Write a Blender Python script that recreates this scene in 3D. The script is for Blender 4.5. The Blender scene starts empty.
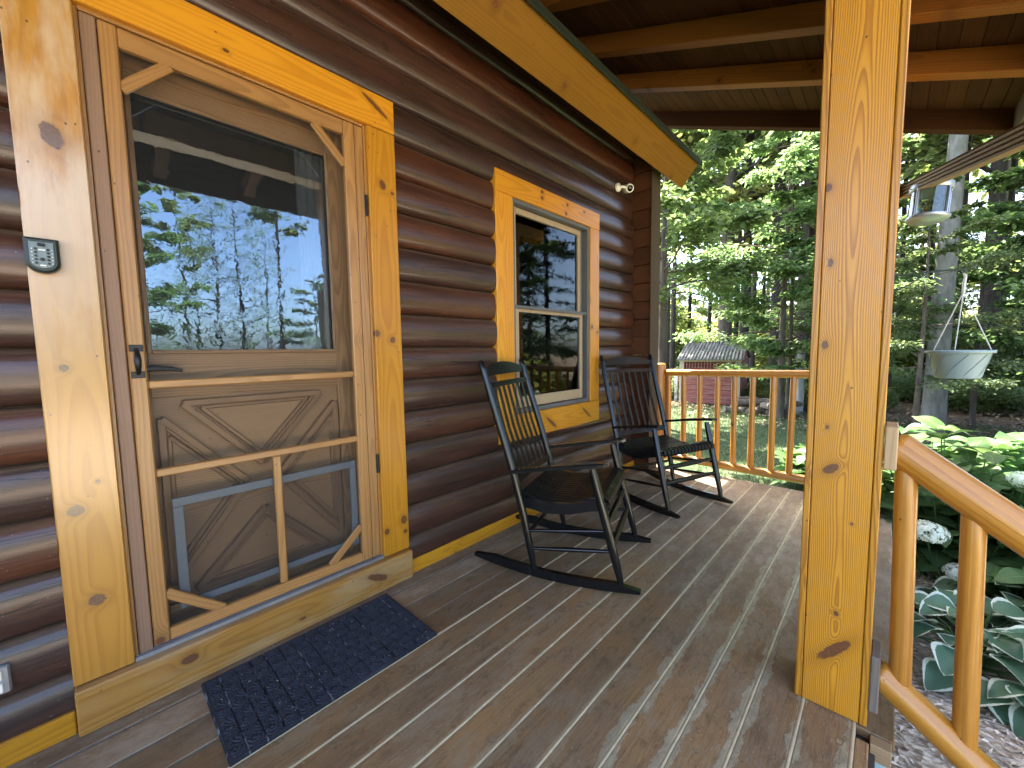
import bpy, math, random
import numpy as np
from mathutils import Vector, Matrix

random.seed(7)
rng = np.random.default_rng(11)
scene = bpy.context.scene
COL = scene.collection
R = math.radians

# ------------------------------------------------------------------ node helpers
class NT:
    def __init__(s, name):
        s.m = bpy.data.materials.new(name); s.m.use_nodes = True
        s.t = s.m.node_tree; s.t.nodes.clear()
        s.out = s.t.nodes.new('ShaderNodeOutputMaterial')
    def n(s, typ, **kw):
        nd = s.t.nodes.new(typ)
        for k, v in kw.items(): setattr(nd, k, v)
        return nd
    def put(s, sock, v):
        if v is None: return
        if hasattr(v, 'is_linked') or isinstance(v, bpy.types.NodeSocket): s.t.links.new(v, sock)
        elif isinstance(v, (tuple, list)) and len(v) == 3 and sock.type == 'RGBA': sock.default_value = (*v, 1)
        else: sock.default_value = v
    def math(s, op, a, b=None, c=None, clamp=False):
        nd = s.n('ShaderNodeMath', operation=op, use_clamp=clamp)
        for i, v in enumerate((a, b, c)): s.put(nd.inputs[i], v)
        return nd.outputs[0]
    def attr(s, name, out='Vector'):
        return s.n('ShaderNodeAttribute', attribute_name=name).outputs[out]
    def vmul(s, v, k):
        nd = s.n('ShaderNodeVectorMath', operation='MULTIPLY'); s.put(nd.inputs[0], v); nd.inputs[1].default_value = k
        return nd.outputs[0]
    def sep(s, v):
        nd = s.n('ShaderNodeSeparateXYZ'); s.put(nd.inputs[0], v); return nd.outputs
    def comb(s, x, y, z):
        nd = s.n('ShaderNodeCombineXYZ')
        for i, v in enumerate((x, y, z)): s.put(nd.inputs[i], v)
        return nd.outputs[0]
    def noise(s, vec, scale=1., detail=3., rough=.55, dist=0., out='Fac'):
        nd = s.n('ShaderNodeTexNoise'); s.put(nd.inputs['Vector'], vec)
        nd.inputs['Scale'].default_value = scale; nd.inputs['Detail'].default_value = detail
        nd.inputs['Roughness'].default_value = rough; nd.inputs['Distortion'].default_value = dist
        return nd.outputs[out]
    def vor(s, vec, scale=1., feature='F1', dim='3D', rnd=1.):
        nd = s.n('ShaderNodeTexVoronoi', feature=feature, voronoi_dimensions=dim); s.put(nd.inputs['Vector'], vec)
        nd.inputs['Scale'].default_value = scale; nd.inputs['Randomness'].default_value = rnd
        return nd.outputs
    def rng(s, v, a, b, c=0., d=1., smooth=True):
        nd = s.n('ShaderNodeMapRange', interpolation_type='SMOOTHSTEP' if smooth else 'LINEAR'); s.put(nd.inputs[0], v)
        for i, x in enumerate((a, b, c, d)): s.put(nd.inputs[1+i], x)
        return nd.outputs[0]
    def mix(s, f, a, b, mode='MIX'):
        nd = s.n('ShaderNodeMix', data_type='RGBA', blend_type=mode); s.put(nd.inputs[0], f)
        s.put(nd.inputs[6], a); s.put(nd.inputs[7], b); return nd.outputs[2]
    def hsv(s, col, h=.5, sat=1., val=1.):
        nd = s.n('ShaderNodeHueSaturation'); s.put(nd.inputs['Color'], col)
        s.put(nd.inputs['Hue'], h); s.put(nd.inputs['Saturation'], sat); s.put(nd.inputs['Value'], val); return nd.outputs[0]
    def bump(s, h, strength=.3, dist=.01):
        nd = s.n('ShaderNodeBump'); s.put(nd.inputs['Height'], h)
        nd.inputs['Strength'].default_value = strength; nd.inputs['Distance'].default_value = dist
        return nd.outputs[0]
    def bsdf(s, col, rough=.5, normal=None, **kw):
        p = s.n('ShaderNodeBsdfPrincipled'); s.put(p.inputs['Base Color'], col); s.put(p.inputs['Roughness'], rough)
        s.put(p.inputs['Normal'], normal)
        for k, v in kw.items(): s.put(p.inputs[k.replace('_', ' ')], v)
        s.t.links.new(p.outputs[0], s.out.inputs[0]); return p

def wood(name, light, dark, freq=150., ringc=.5, knots=.5, rough=.42, tone=.25, fiber=.25, bump=.25, coat=0., wear_sheen=None, knotcol=(.045, .016, .006), spec=.5, at=(), coatr=.22, center=.035, ior=1.5):
    n = NT(name); gc = n.attr('gc'); rn = n.attr('rnd', 'Fac')
    u, v, w = n.sep(gc)
    n1 = n.math('SUBTRACT', n.noise(n.vmul(gc, (1.1, 5, 5)), 1., 2.), .5)
    n2 = n.math('SUBTRACT', n.noise(n.vmul(gc, (.7, 3, 3)), 1., 2.), .5)
    # knots
    uv = n.comb(u, v, 0.)
    vo = n.vor(uv, 3.1, dim='2D')
    d = n.math('DIVIDE', vo['Distance'], 3.1)
    kr = n.sep(vo['Color'])[0]
    size = n.rng(kr, 1-knots, 1., 0., .017)
    kn = n.math('GREATER_THAN', kr, 1-knots)
    halo = n.math('MULTIPLY', n.math('EXPONENT', n.math('MULTIPLY', n.math('MULTIPLY', d, d), -900.)), kn)
    kx = None
    for (ku, kv, kr_, st_, sk_) in at:
        du = n.math('SUBTRACT', u, ku); dv = n.math('SUBTRACT', v, kv)
        dv = n.math('ADD', dv, n.math('MULTIPLY', du, sk_))
        dd = n.math('DIVIDE', n.math('SQRT', n.math('ADD', n.math('POWER', n.math('DIVIDE', du, st_), 2.), n.math('MULTIPLY', dv, dv))), kr_)
        kx = dd if kx is None else n.math('MINIMUM', kx, dd)
    if kx is not None:
        h2 = n.math('EXPONENT', n.math('MULTIPLY', n.math('MULTIPLY', kx, kx), -.35)); halo = n.math('MAXIMUM', halo, h2)
    a = n.math('ADD', v, n.math('MULTIPLY', n1, .035))
    b = n.math('ADD', n.math('ADD', w, center), n.math('ADD', n.math('MULTIPLY', n2, .10), n.math('MULTIPLY', halo, .02)))
    r = n.math('SQRT', n.math('ADD', n.math('MULTIPLY', a, a), n.math('MULTIPLY', b, b)))
    fr = n.math('FRACT', n.math('MULTIPLY', r, freq))
    ring = n.math('MULTIPLY', n.rng(fr, .25, .85), n.rng(fr, 1., .9))
    fib = n.noise(n.vmul(gc, (7, 260, 260)), 1., 3., .7)
    big = n.noise(n.vmul(gc, (1.3, 7, 7)), 1., 4., .6)
    f = n.math('ADD', n.math('MULTIPLY', ring, ringc), n.math('MULTIPLY', n.math('SUBTRACT', fib, .5), fiber*2))
    f = n.math('ADD', f, n.math('MULTIPLY', n.math('SUBTRACT', big, .45), tone*3), clamp=True)
    col = n.mix(f, light, dark)
    col = n.hsv(col, .5, 1., n.math('ADD', .84, n.math('MULTIPLY', rn, .32)))
    if wear_sheen:
        wm = n.math('MULTIPLY', n.rng(n.noise(n.vmul(gc, (2.2, 9, 9)), 1., 5., .6), wear_sheen[1], wear_sheen[1]+.22), wear_sheen[2])
        if len(wear_sheen) > 3: wm = n.math('MULTIPLY', wm, n.rng(n.math('ADD', u, n.math('MULTIPLY', n.math('SUBTRACT', big, .5), .5)), wear_sheen[3], wear_sheen[4]))
        col = n.mix(wm, col, wear_sheen[0])
    col = n.mix(n.math('MULTIPLY', halo, .45), col, tuple(c*.5 for c in dark))
    edge = n.math('ADD', size, n.math('MULTIPLY', n.math('SUBTRACT', n.noise(gc, 90., 2.), .5), .006))
    km = n.math('MULTIPLY', n.math('LESS_THAN', d, edge), kn)
    if kx is not None: km = n.math('MAXIMUM', km, n.rng(n.math('ADD', kx, n.math('MULTIPLY', n.math('SUBTRACT', n.noise(gc, 70., 3.), .5), .7)), 1.12, .92))
    kc = n.mix(n.noise(gc, 160., 2.), knotcol, tuple(min(1, c*4.5) for c in knotcol))
    col = n.mix(n.math('MULTIPLY', km, .93), col, kc)
    # tiny dark specks (nail holes, pitch)
    sp = n.vor(n.vmul(gc, (14, 20, 20)), 1.)
    col = n.mix(n.math('MULTIPLY', n.math('LESS_THAN', sp['Distance'], .055), .8), col, (.03, .015, .01))
    ro = n.math('ADD', rough-.1, n.math('MULTIPLY', big, .25))
    h = n.math('ADD', n.math('MULTIPLY', ring, -.5), n.math('MULTIPLY', fib, .8))
    nb = n.bump(h, bump, .002)
    n.bsdf(col, ro, nb, Coat_Weight=coat, Coat_Roughness=coatr, Coat_IOR=ior, Specular_IOR_Level=spec)
    return n.m

def plain(name, col, rough=.5, metal=0., var=.15, scale=40., bump=0., spec=.5, **kw):
    n = NT(name); tc = n.n('ShaderNodeTexCoord').outputs['Object']
    nz = n.noise(tc, scale, 4., .6)
    c = n.hsv(n.mix(0., col, col), .5, 1., n.math('ADD', 1-var, n.math('MULTIPLY', nz, 2*var)))
    ro = n.math('ADD', rough-.08, n.math('MULTIPLY', n.noise(tc, scale*.4, 3.), .16))
    n.bsdf(c, ro, n.bump(nz, bump, .004) if bump else None, Metallic=metal, Specular_IOR_Level=spec, **kw)
    return n.m

def log_material():
    n = NT('stained_log'); gc = n.attr('gc'); rn = n.attr('rnd', 'Fac'); u, v, w = n.sep(gc)
    big = n.noise(n.vmul(gc, (1.1, 9, 9)), 1., 5., .65)
    str_ = n.noise(n.vmul(gc, (3.2, 110, 60)), 1., 4., .7)
    col = n.mix(n.rng(big, .3, .72), (.082, .0265, .0115), (.031, .0108, .0058))
    col = n.mix(n.math('MULTIPLY', n.rng(str_, .48, .68), .75), col, (.030, .011, .007))
    col = n.hsv(col, .5, n.math('ADD', .8, n.math('MULTIPLY', rn, .25)), n.math('ADD', .78, n.math('MULTIPLY', rn, .45)))
    # knots swirls
    vo = n.vor(n.comb(u, n.math('MULTIPLY', v, 1.), 0.), 2.2, dim='2D')
    km = n.math('MULTIPLY', n.rng(vo['Distance'], .055, .03), n.math('GREATER_THAN', n.sep(vo['Color'])[0], .55))
    col = n.mix(n.math('MULTIPLY', km, .6), col, (.02, .008, .005))
    # drying checks: thin dark lines along the log
    ck = n.noise(n.vmul(gc, (1.6, 30, 30)), 1., 2., .4, .3)
    crack = n.math('MULTIPLY', n.rng(n.math('ABSOLUTE', n.math('SUBTRACT', ck, .5)), .011, .0), n.rng(n.noise(n.vmul(gc, (.9, 8, 8)), 1., 1.), .48, .56))
    col = n.mix(n.math('MULTIPLY', crack, .85), col, (.008, .004, .003))
    # settled dust plus painted sky sheen on the upward log faces
    nz = n.sep(n.n('ShaderNodeNewGeometry').outputs['Normal'])[2]
    dm = n.math('MULTIPLY', n.rng(nz, .30, .88), n.math('ADD', .25, n.math('MULTIPLY', n.noise(n.vmul(gc, (2.5, 40, 40)), 1., 5., .7), .7)))
    col = n.mix(n.math('MULTIPLY', dm, .42, clamp=True), col, (.26, .195, .125))
    fl = n.vor(n.vmul(gc, (60, 90, 90)), 1.)
    col = n.mix(n.math('MULTIPLY', n.math('LESS_THAN', fl['Distance'], .10), n.math('MULTIPLY', n.math('GREATER_THAN', n.sep(fl['Color'])[1], .8), .5)), col, (.35, .31, .27))
    h = n.math('SUBTRACT', n.math('MULTIPLY', str_, .6), crack)
    n.bsdf(col, n.math('ADD', .30, n.math('MULTIPLY', str_, .28)), n.bump(n.math('ADD', h, n.math('MULTIPLY', n.noise(n.vmul(gc, (5., 60, 60)), 1., 5., .7), .9)), .55, .006), Coat_Weight=.65, Coat_Roughness=n.math('ADD', .13, n.math('MULTIPLY', n.noise(n.vmul(gc, (2., 25, 25)), 1., 4.), .22)), Coat_IOR=1.6, Specular_IOR_Level=.25)
    return n.m

def deck_material():
    n = NT('worn_deck_stain'); gc = n.attr('gc'); rn = n.attr('rnd', 'Fac'); u, v, w = n.sep(gc)
    pos = n.n('ShaderNodeNewGeometry').outputs['Position']; px, py, pz = n.sep(pos)
    str_ = n.noise(n.vmul(gc, (5, 150, 60)), 1., 4., .72)
    fine = n.noise(n.vmul(gc, (55, 160, 60)), 1., 4., .7)
    big = n.noise(n.vmul(pos, (1.6, 1.1, 1)), 1.9, 5., .62)
    med = n.noise(n.vmul(gc, (6, 13, 11)), 1., 8., .74)
    med2 = n.noise(n.vmul(gc, (11, 24, 5)), 1., 9., .8, .5)
    col = n.mix(n.rng(big, .36, .62), (.32, .178, .062), (.26, .158, .072))
    col = n.mix(n.math('MULTIPLY', n.rng(str_, .45, .72), .6), col, (.150, .092, .050))
    col = n.mix(n.math('MULTIPLY', n.rng(med, .48, .62), .6), col, (.30, .22, .125))
    col = n.mix(n.math('MULTIPLY', n.rng(med2, .50, .62), .52), col, (.115, .070, .036))
    gm = n.math('MULTIPLY', n.rng(n.math('ADD', py, n.math('MULTIPLY', n.math('SUBTRACT', big, .5), 1.6)), 1.3, 2.7), .6)
    col = n.mix(gm, col, n.mix(n.rng(med, .35, .68), (.19, .150, .100), (.37, .305, .215)))
    gw = n.math('MULTIPLY', n.rng(n.math('ADD', px, n.math('MULTIPLY', n.math('SUBTRACT', big, .5), .7)), .42, .10), .5)
    col = n.mix(gw, col, n.mix(n.rng(med, .35, .65), (.155, .115, .075), (.32, .265, .195)))
    av = n.math('ABSOLUTE', v)
    pe = n.math('ADD', n.math('MULTIPLY', av, 11.), n.math('MULTIPLY', n.noise(n.vmul(gc, (5, 10, 3)), 1., 8., .72), 1.3))
    zone = n.rng(n.math('ADD', px, n.math('MULTIPLY', n.math('SUBTRACT', n.noise(pos, 2.3, 3.), .5), .8)), .95, 1.3)
    pm = n.math('MULTIPLY', n.math('MULTIPLY', n.rng(pe, 1.12, 1.16), zone), .75)
    col = n.mix(pm, col, n.mix(n.rng(med2, .4, .6), (.43, .375, .225), (.30, .255, .150)))
    st = n.noise(n.vmul(pos, (5, 4, 1)), 1., 4., .55)
    col = n.mix(n.math('MULTIPLY', n.rng(st, .64, .78), .4), col, (.050, .038, .030))
    sc = n.noise(n.vmul(gc, (16, 70, 4)), 1., 6., .8, 1.5)
    col = n.mix(n.math('MULTIPLY', n.rng(sc, .60, .66), .6), col, (.42, .34, .23))
    dk = n.noise(n.vmul(gc, (120, 160, 60)), 1., 3., .7)
    col = n.mix(n.math('MULTIPLY', n.rng(dk, .64, .70), .7), col, (.05, .035, .026))
    col = n.mix(n.math('MULTIPLY', n.rng(fine, .62, .70), .5), col, (.40, .34, .26))
    col = n.hsv(col, .5, .95, n.math('ADD', .76, n.math('MULTIPLY', rn, .50)))
    h = n.math('ADD', n.math('MULTIPLY', str_, .5), n.math('ADD', n.math('MULTIPLY', med2, .8), n.math('MULTIPLY', pm, .3)))
    n.bsdf(col, n.math('ADD', .36, n.math('MULTIPLY', med, .45)), n.bump(h, .8, .005), Specular_IOR_Level=.2)
    return n.m

def leaf_material(name, c1, c2, trans=.45, margin=None, rough=.45, val=1.):
    n = NT(name); rn = n.attr('rnd', 'Fac'); oi = n.n('ShaderNodeObjectInfo').outputs['Random']
    col = n.mix(rn, c1, c2)
    col = n.hsv(col, n.math('ADD', .485, n.math('MULTIPLY', oi, .03)), 1., n.math('ADD', .8, n.math('MULTIPLY', oi, .4)))
    if margin:
        e = n.sep(n.attr('gc'))
        vein = n.math('SINE', n.math('MULTIPLY', e[0], 60.))
        col = n.mix(n.math('MULTIPLY', n.rng(vein, .3, 1.), .22), col, (.16, .24, .13))
        m = n.rng(n.math('ADD', e[1], n.math('MULTIPLY', n.math('SUBTRACT', n.noise(e[2] if False else n.attr('gc'), 9., 3.), .5), .22)), .74, .80)
        col = n.mix(m, col, margin)
    else:
        e = n.sep(n.attr('gc'))
        col = n.mix(n.math('MULTIPLY', n.rng(n.math('ABSOLUTE', e[1]), .10, .0), .35), col, tuple(min(1, c*1.9) for c in c2))
    d = n.n('ShaderNodeBsdfPrincipled'); n.put(d.inputs['Base Color'], col); d.inputs['Roughness'].default_value = rough
    d.inputs['Specular IOR Level'].default_value = .35
    t = n.n('ShaderNodeBsdfTranslucent')
    n.put(t.inputs['Color'], n.hsv(col, .49, 1.1, 1.5))
    mx = n.n('ShaderNodeMixShader'); mx.inputs[0].default_value = trans
    n.t.links.new(d.outputs[0], mx.inputs[1]); n.t.links.new(t.outputs[0], mx.inputs[2]); n.t.links.new(mx.outputs[0], n.out.inputs[0])
    return n.m

def bark_material(name, c1, c2, c3, vs=3., hs=18.):
    n = NT(name); tc = n.n('ShaderNodeTexCoord').outputs['Object']
    a = n.noise(n.vmul(tc, (hs, hs, vs)), 1., 5., .65); b = n.noise(tc, 1.7, 4., .6)
    col = n.mix(n.rng(a, .35, .65), c1, c2); col = n.mix(n.math('MULTIPLY', n.rng(b, .5, .7), .55), col, c3)
    n.bsdf(col, .85, n.bump(a, .7, .03), Specular_IOR_Level=.2)
    return n.m

def glass_material(name, refl=.16, tint=(.8, .86, .85), mult=1.6, gcol=(.9, .95, .96)):
    n = NT(name)
    lw = n.n('ShaderNodeFresnel'); lw.inputs['IOR'].default_value = 1.5
    f = n.math('ADD', n.math('MULTIPLY', lw.outputs[0], mult), refl-.06, clamp=True)
    tr = n.n('ShaderNodeBsdfTransparent'); tr.inputs[0].default_value = (*tint, 1)
    gl = n.n('ShaderNodeBsdfGlossy'); gl.inputs['Roughness'].default_value = 0.004; gl.inputs['Color'].default_value = (*gcol, 1)
    tc = n.n('ShaderNodeTexCoord').outputs['Object']
    nb = n.bump(n.noise(tc, 14., 3., .5, .8), .045, .004); n.put(gl.inputs['Normal'], nb)
    mx = n.n('ShaderNodeMixShader'); n.put(mx.inputs[0], f)
    n.t.links.new(tr.outputs[0], mx.inputs[1]); n.t.links.new(gl.outputs[0], mx.inputs[2]); n.t.links.new(mx.outputs[0], n.out.inputs[0])
    return n.m

def screen_material():
    n = NT('insect_mesh')
    tr = n.n('ShaderNodeBsdfTransparent'); tr.inputs[0].default_value = (1, 1, 1, 1)
    d = n.n('ShaderNodeBsdfPrincipled'); d.inputs['Base Color'].default_value = (.034, .036, .038, 1); d.inputs['Roughness'].default_value = .6
    mx = n.n('ShaderNodeMixShader')
    tc = n.n('ShaderNodeTexCoord').outputs['Object']
    n.put(mx.inputs[0], n.math('ADD', .17, n.math('MULTIPLY', n.noise(tc, 3., 4.), .10)))
    n.t.links.new(tr.outputs[0], mx.inputs[1]); n.t.links.new(d.outputs[0], mx.inputs[2]); n.t.links.new(mx.outputs[0], n.out.inputs[0])
    return n.m

def ground_material():
    n = NT('yard_ground'); pos = n.n('ShaderNodeNewGeometry').outputs['Position']; px, py, pz = n.sep(pos)
    a = n.noise(pos, 1.3, 6., .65); b = n.noise(pos, 14., 5., .7); c = n.noise(pos, 60., 3., .7)
    grass = n.mix(n.rng(b, .3, .7), (.052, .080, .034), (.090, .120, .058))
    grass = n.mix(n.math('MULTIPLY', n.rng(a, .52, .68), .5), grass, (.15, .135, .075))
    lit = n.mix(n.rng(b, .35, .65), (.085, .058, .036), (.19, .14, .095))
    lit = n.mix(n.math('MULTIPLY', n.rng(c, .55, .7), .7), lit, (.30, .25, .19))
    lit = n.mix(n.math('MULTIPLY', n.rng(a, .5, .66), .45), lit, (.05, .075, .03))
    f = n.rng(n.math('ADD', py, n.math('MULTIPLY', n.math('SUBTRACT', a, .5), 7.)), 10.8, 12.6)
    col = n.mix(f, grass, lit)
    n.bsdf(col, .9, n.bump(n.math('ADD', b, n.math('MULTIPLY', c, .5)), .8, .05), Specular_IOR_Level=.15)
    return n.m

def mulch_material():
    n = NT('mulch'); pos = n.n('ShaderNodeNewGeometry').outputs['Position']
    vo = n.vor(n.vmul(pos, (30, 55, 30)), 1.); b = n.noise(pos, 5., 4.)
    col = n.mix(n.sep(vo['Color'])[0], (.36, .285, .21), (.72, .60, .46))
    col = n.mix(n.math('MULTIPLY', n.rng(b, .55, .7), .5), col, (.07, .05, .035))
    n.bsdf(col, .9, n.bump(vo['Distance'], .9, .03), Specular_IOR_Level=.2)
    return n.m

def corrugated_material():
    n = NT('corrugated_roof_sheet'); pos = n.n('ShaderNodeTexCoord').outputs['Object']
    a = n.noise(n.vmul(pos, (9, 2, 2)), 1., 4., .65); x = n.sep(pos)[0]
    col = n.mix(n.rng(a, .42, .6), (.125, .13, .115), (.045, .045, .038))
    col = n.mix(n.math('MULTIPLY', n.rng(n.noise(pos, 2., 3.), .5, .7), .5), col, (.10, .15, .10))
    n.bsdf(col, .5, None, Metallic=.2)
    return n.m

def red_board_material():
    n = NT('weathered_red_boards'); pos = n.n('ShaderNodeTexCoord').outputs['Object']
    a = n.noise(n.vmul(pos, (3, 3, 26)), 1., 5., .7)
    z = n.sep(pos)[2]
    seam = n.rng(n.math('ABSOLUTE', n.math('SUBTRACT', n.math('FRACT', n.math('MULTIPLY', z, 7.)), .5)), .44, .49)
    col = n.mix(n.rng(a, .38, .66), (.27, .075, .060), (.30, .17, .145))
    col = n.mix(n.math('MULTIPLY', seam, .8), col, (.05, .02, .018))
    n.bsdf(col, .8, n.bump(n.math('SUBTRACT', a, seam), .6, .02), Specular_IOR_Level=.25)
    return n.m

M = {}
M['log'] = log_material()
M['log_tail'] = wood('stained_log_tail', (.095, .036, .015), (.048, .018, .009), 120, .35, .25, .6, .3, .3, .3, knotcol=(.02, .008, .005), spec=.15)
PK = dict(freq=110, ringc=.42, rough=.36, tone=.22, fiber=.22, bump=.18, coat=.35, coatr=.2, spec=.35)
PL, PDK = (.57, .250, .015), (.38, .128, .006)
M['pine'] = wood('varnished_pine', PL, PDK, knots=.5, **PK)
M['pine_right'] = wood('varnished_pine_knotty', PL, PDK, knots=.0, at=((1.937, -.003, .015, 1.3, .1), (1.912, .047, .008, 1., 0), (1.245, -.06, .013, 1.2, 0), (1.215, .018, .013, 1.1, 0), (.304, .043, .017, 1.2, 0), (.241, .049, .010, 1., 0), (.273, -.053, .013, 1.1, 0)), **PK)
M['pine_head'] = wood('varnished_pine_head', PL, PDK, knots=.0, at=((.991, .019, .011, 5.5, .55), (.42, -.03, .007, 1.5, 0)), **PK)
M['pine_window_top'] = wood('varnished_pine_window_head', PL, PDK, knots=.0, at=((2.204, .040, .012, 1.2, 0), (2.204, .0, .012, 1.2, 0), (2.498, .027, .011, 1.2, 0), (2.481, -.038, .012, 1.2, 0), (2.719, .028, .010, 1.2, 0)), **PK)
M['pine_window_low'] = wood('varnished_pine_window_apron', PL, PDK, knots=.0, at=((2.289, -.016, .014, 4.0, .7), (2.753, -.001, .013, 4.2, .7)), **PK)
M['post_pine'] = wood('varnished_post_pine', (.53, .236, .014), (.28, .094, .0042), 230, .75, .42, .38, .10, .35, .28, coat=.35, center=.012)
M['post_front'] = wood('varnished_post_front', (.53, .236, .014), (.28, .094, .0042), 230, .75, .0, .38, .10, .35, .28, coat=.35, center=.008, at=((.778, -.026, .015, 1.1, -.6), (.906, -.039, .005, 1.5, 0), (.205, .004, .017, 2.6, -.75), (.326, .005, .006, 1.3, 0), (1.619, -.063, .008, 1.5, 0), (1.156, -.054, .008, 1.5, 0), (.62, .03, .004, 1, 0), (1.40, -.05, .006, 2, 0)))
M['pine_faded_sheen'] = wood('bleached_sheen_pine', (.50, .232, .027), (.35, .125, .010), 100, .40, .0, .34, .25, .25, .15, coat=1., coatr=.2, ior=1.75, wear_sheen=((.60, .43, .27), .36, .85, 1.0, 1.75), at=((1.783, .004, .022, 1.5, .2), (.691, -.026, .017, .95, 0), (.398, -.002, .018, .95, 0), (1.122, -.02, .010, 1., 0), (.77, .025, .006, 1., 0)), knotcol=(.05, .026, .014))  # pale upper mask: bleaching plus varnish sky sheen put into the colour
M['pine_sill'] = wood('scuffed_pine_sill', (.46, .215, .036), (.28, .110, .016), 110, .5, .0, .5, .35, .4, .35, coat=.2, wear_sheen=((.42, .27, .12), .46, .7), at=((.89, .010, .017, 3., .4), (.181, .023, .015, 1.5, 0), (.55, -.02, .006, 2., 0)))
M['door_wood'] = wood('tan_screen_door_wood', (.40, .200, .060), (.24, .102, .027), 160, .5, .12, .38, .2, .3, .2, coat=.4)
M['jamb_wood'] = wood('grey_brown_jamb', (.30, .175, .105), (.20, .105, .062), 150, .3, .15, .55, .25, .3, .25)
M['oak'] = wood('brown_oak_door', (.31, .170, .066), (.15, .074, .026), 190, .6, .0, .4, .2, .35, .25)
M['oak_dark'] = wood('brown_oak_moulding', (.235, .120, .044), (.125, .058, .020), 190, .5, .0, .35, .2, .3, .2)
M['peeled'] = wood('peeled_varnished_log', (.50, .215, .024), (.29, .100, .009), 55, .35, .32, .36, .5, .6, .4, coat=.45, coatr=.18)
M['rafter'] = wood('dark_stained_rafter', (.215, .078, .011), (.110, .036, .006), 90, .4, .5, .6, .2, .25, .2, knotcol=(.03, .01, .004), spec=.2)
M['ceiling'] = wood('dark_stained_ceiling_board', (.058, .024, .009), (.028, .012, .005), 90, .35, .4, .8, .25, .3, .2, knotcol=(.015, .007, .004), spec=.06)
M['fascia'] = wood('stained_fascia', (.235, .108, .006), (.145, .060, .003), 80, .35, .6, .5, .25, .25, .15, knotcol=(.05, .016, .004), spec=.2)
M['corner'] = wood('dark_corner_board', (.075, .056, .038), (.045, .034, .024), 120, .3, .1, .7, spec=.12)
M['deck'] = deck_material()
M['caulk'] = plain('pale_joint_filler', (.57, .46, .27), .75, var=.4, scale=25., bump=.3)
M['caulk_dark'] = plain('dirty_joint_filler', (.14, .115, .09), .8, var=.4, scale=25., bump=.3)
M['skirt'] = plain('pale_teal_paint', (.42, .56, .54), .6, var=.2, scale=20.)
M['under'] = plain('dark_joist_wood', (.06, .045, .035), .8)
M['tan_edge'] = wood('tan_edge_board', (.42, .28, .14), (.27, .16, .07), 140, .4, .1, .55)
M['tread'] = wood('grey_tread_board', (.19, .155, .12), (.11, .09, .07), 140, .4, .1, .6)
M['chair'] = plain('black_chair_paint', (.0045, .0052, .0055), .19, var=.3, scale=60., spec=.55, Coat_Weight=.0)
M['chair_seat'] = plain('worn_black_slats', (.0065, .006, .0058), .36, var=.4, spec=.22, scale=50.)
M['black_metal'] = plain('black_iron', (.02, .021, .024), .38, .5, var=.25)
M['grey_metal'] = plain('grey_aluminium', (.36, .385, .41), .42, .75, var=.12)
M['track_metal'] = plain('aluminium_track', (.52, .56, .60), .33, .85, var=.12)
M['grille_frame'] = plain('grey_blue_frame', (.14, .160, .180), .45, .2, var=.1)
M['grey_vinyl'] = plain('grey_window_frame', (.105, .108, .105), .45, var=.12)
M['tan_sash'] = plain('tan_sash', (.37, .275, .165), .5, var=.12)
M['white_plastic'] = plain('white_plastic', (.78, .76, .68), .35, var=.05)
M['lens'] = plain('black_lens', (.01, .01, .012), .08)
M['green_metal'] = plain('green_roof_metal', (.022, .028, .018), .6, .0, spec=.2)
M['lockbox'] = plain('dark_green_lockbox', (.030, .036, .034), .35, .2)
M['lockbox_plate'] = plain('grey_lockbox_plate', (.17, .20, .20), .4, .3)
M['ink_white'] = plain('white_print', (.75, .77, .76), .5, var=.05)
M['downspout'] = plain('tan_downspout_paint', (.24, .175, .085), .65, var=.12, spec=.15)
M['pot'] = plain('sage_grey_plastic', (.21, .285, .285), .45, var=.04, scale=8.)
M['pot_ridge'] = plain('sage_ridge', (.17, .23, .225), .5, var=.1)
M['chain'] = plain('pale_cord', (.5, .5, .46), .6)
M['hook'] = plain('dark_green_steel', (.045, .06, .05), .5, .4)
M['glass'] = glass_material('window_glass', .055, (.55, .60, .60), 1.0, (.80, .86, .86))
M['door_glass'] = glass_material('door_glass', .25, (.42, .46, .47), 1.6, (.66, .85, 1.))  # blue gloss colour paints extra sky blue into the reflection
M['clear_glass'] = glass_material('feeder_glass', .12, (.6, .64, .62), 1.2, (.9, .93, .9))
M['mesh'] = screen_material()
M['room'] = plain('dim_interior', (.085, .08, .075), .8)
M['curtain'] = plain('pale_curtain', (.50, .54, .60), .9)
M['leaf_near'] = leaf_material('maple_leaf', (.075, .125, .045), (.16, .235, .085), .48)
M['leaf_mid'] = leaf_material('beech_leaf', (.095, .150, .060), (.17, .235, .10), .5)
M['leaf_dark'] = leaf_material('hemlock_needle', (.042, .080, .032), (.085, .135, .052), .4)
M['leaf_sun_tinted'] = leaf_material('sun_tinted_leaf', (.14, .175, .050), (.26, .28, .10), .55)  # paler yellow leaf colour with the sunlight painted in
M['leaf_far'] = leaf_material('forest_leaf', (.085, .120, .042), (.18, .225, .080), .55)
M['hydrangea'] = leaf_material('hydrangea_leaf', (.066, .140, .042), (.120, .215, .075), .36)
M['hosta'] = leaf_material('hosta_leaf', (.085, .175, .105), (.15, .26, .155), .28, margin=(.72, .76, .60))
M['blossom'] = leaf_material('hydrangea_petal', (.62, .68, .52), (.80, .82, .72), .25)
M['grassblade'] = leaf_material('grass_blade', (.055, .098, .036), (.11, .16, .068), .3)
M['bark_grey'] = bark_material('grey_beech_bark', (.20, .195, .17), (.125, .12, .10), (.095, .11, .075), 2., 7.)
M['bark_brown'] = bark_material('brown_bark', (.125, .098, .075), (.07, .055, .042), (.10, .11, .07))
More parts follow.
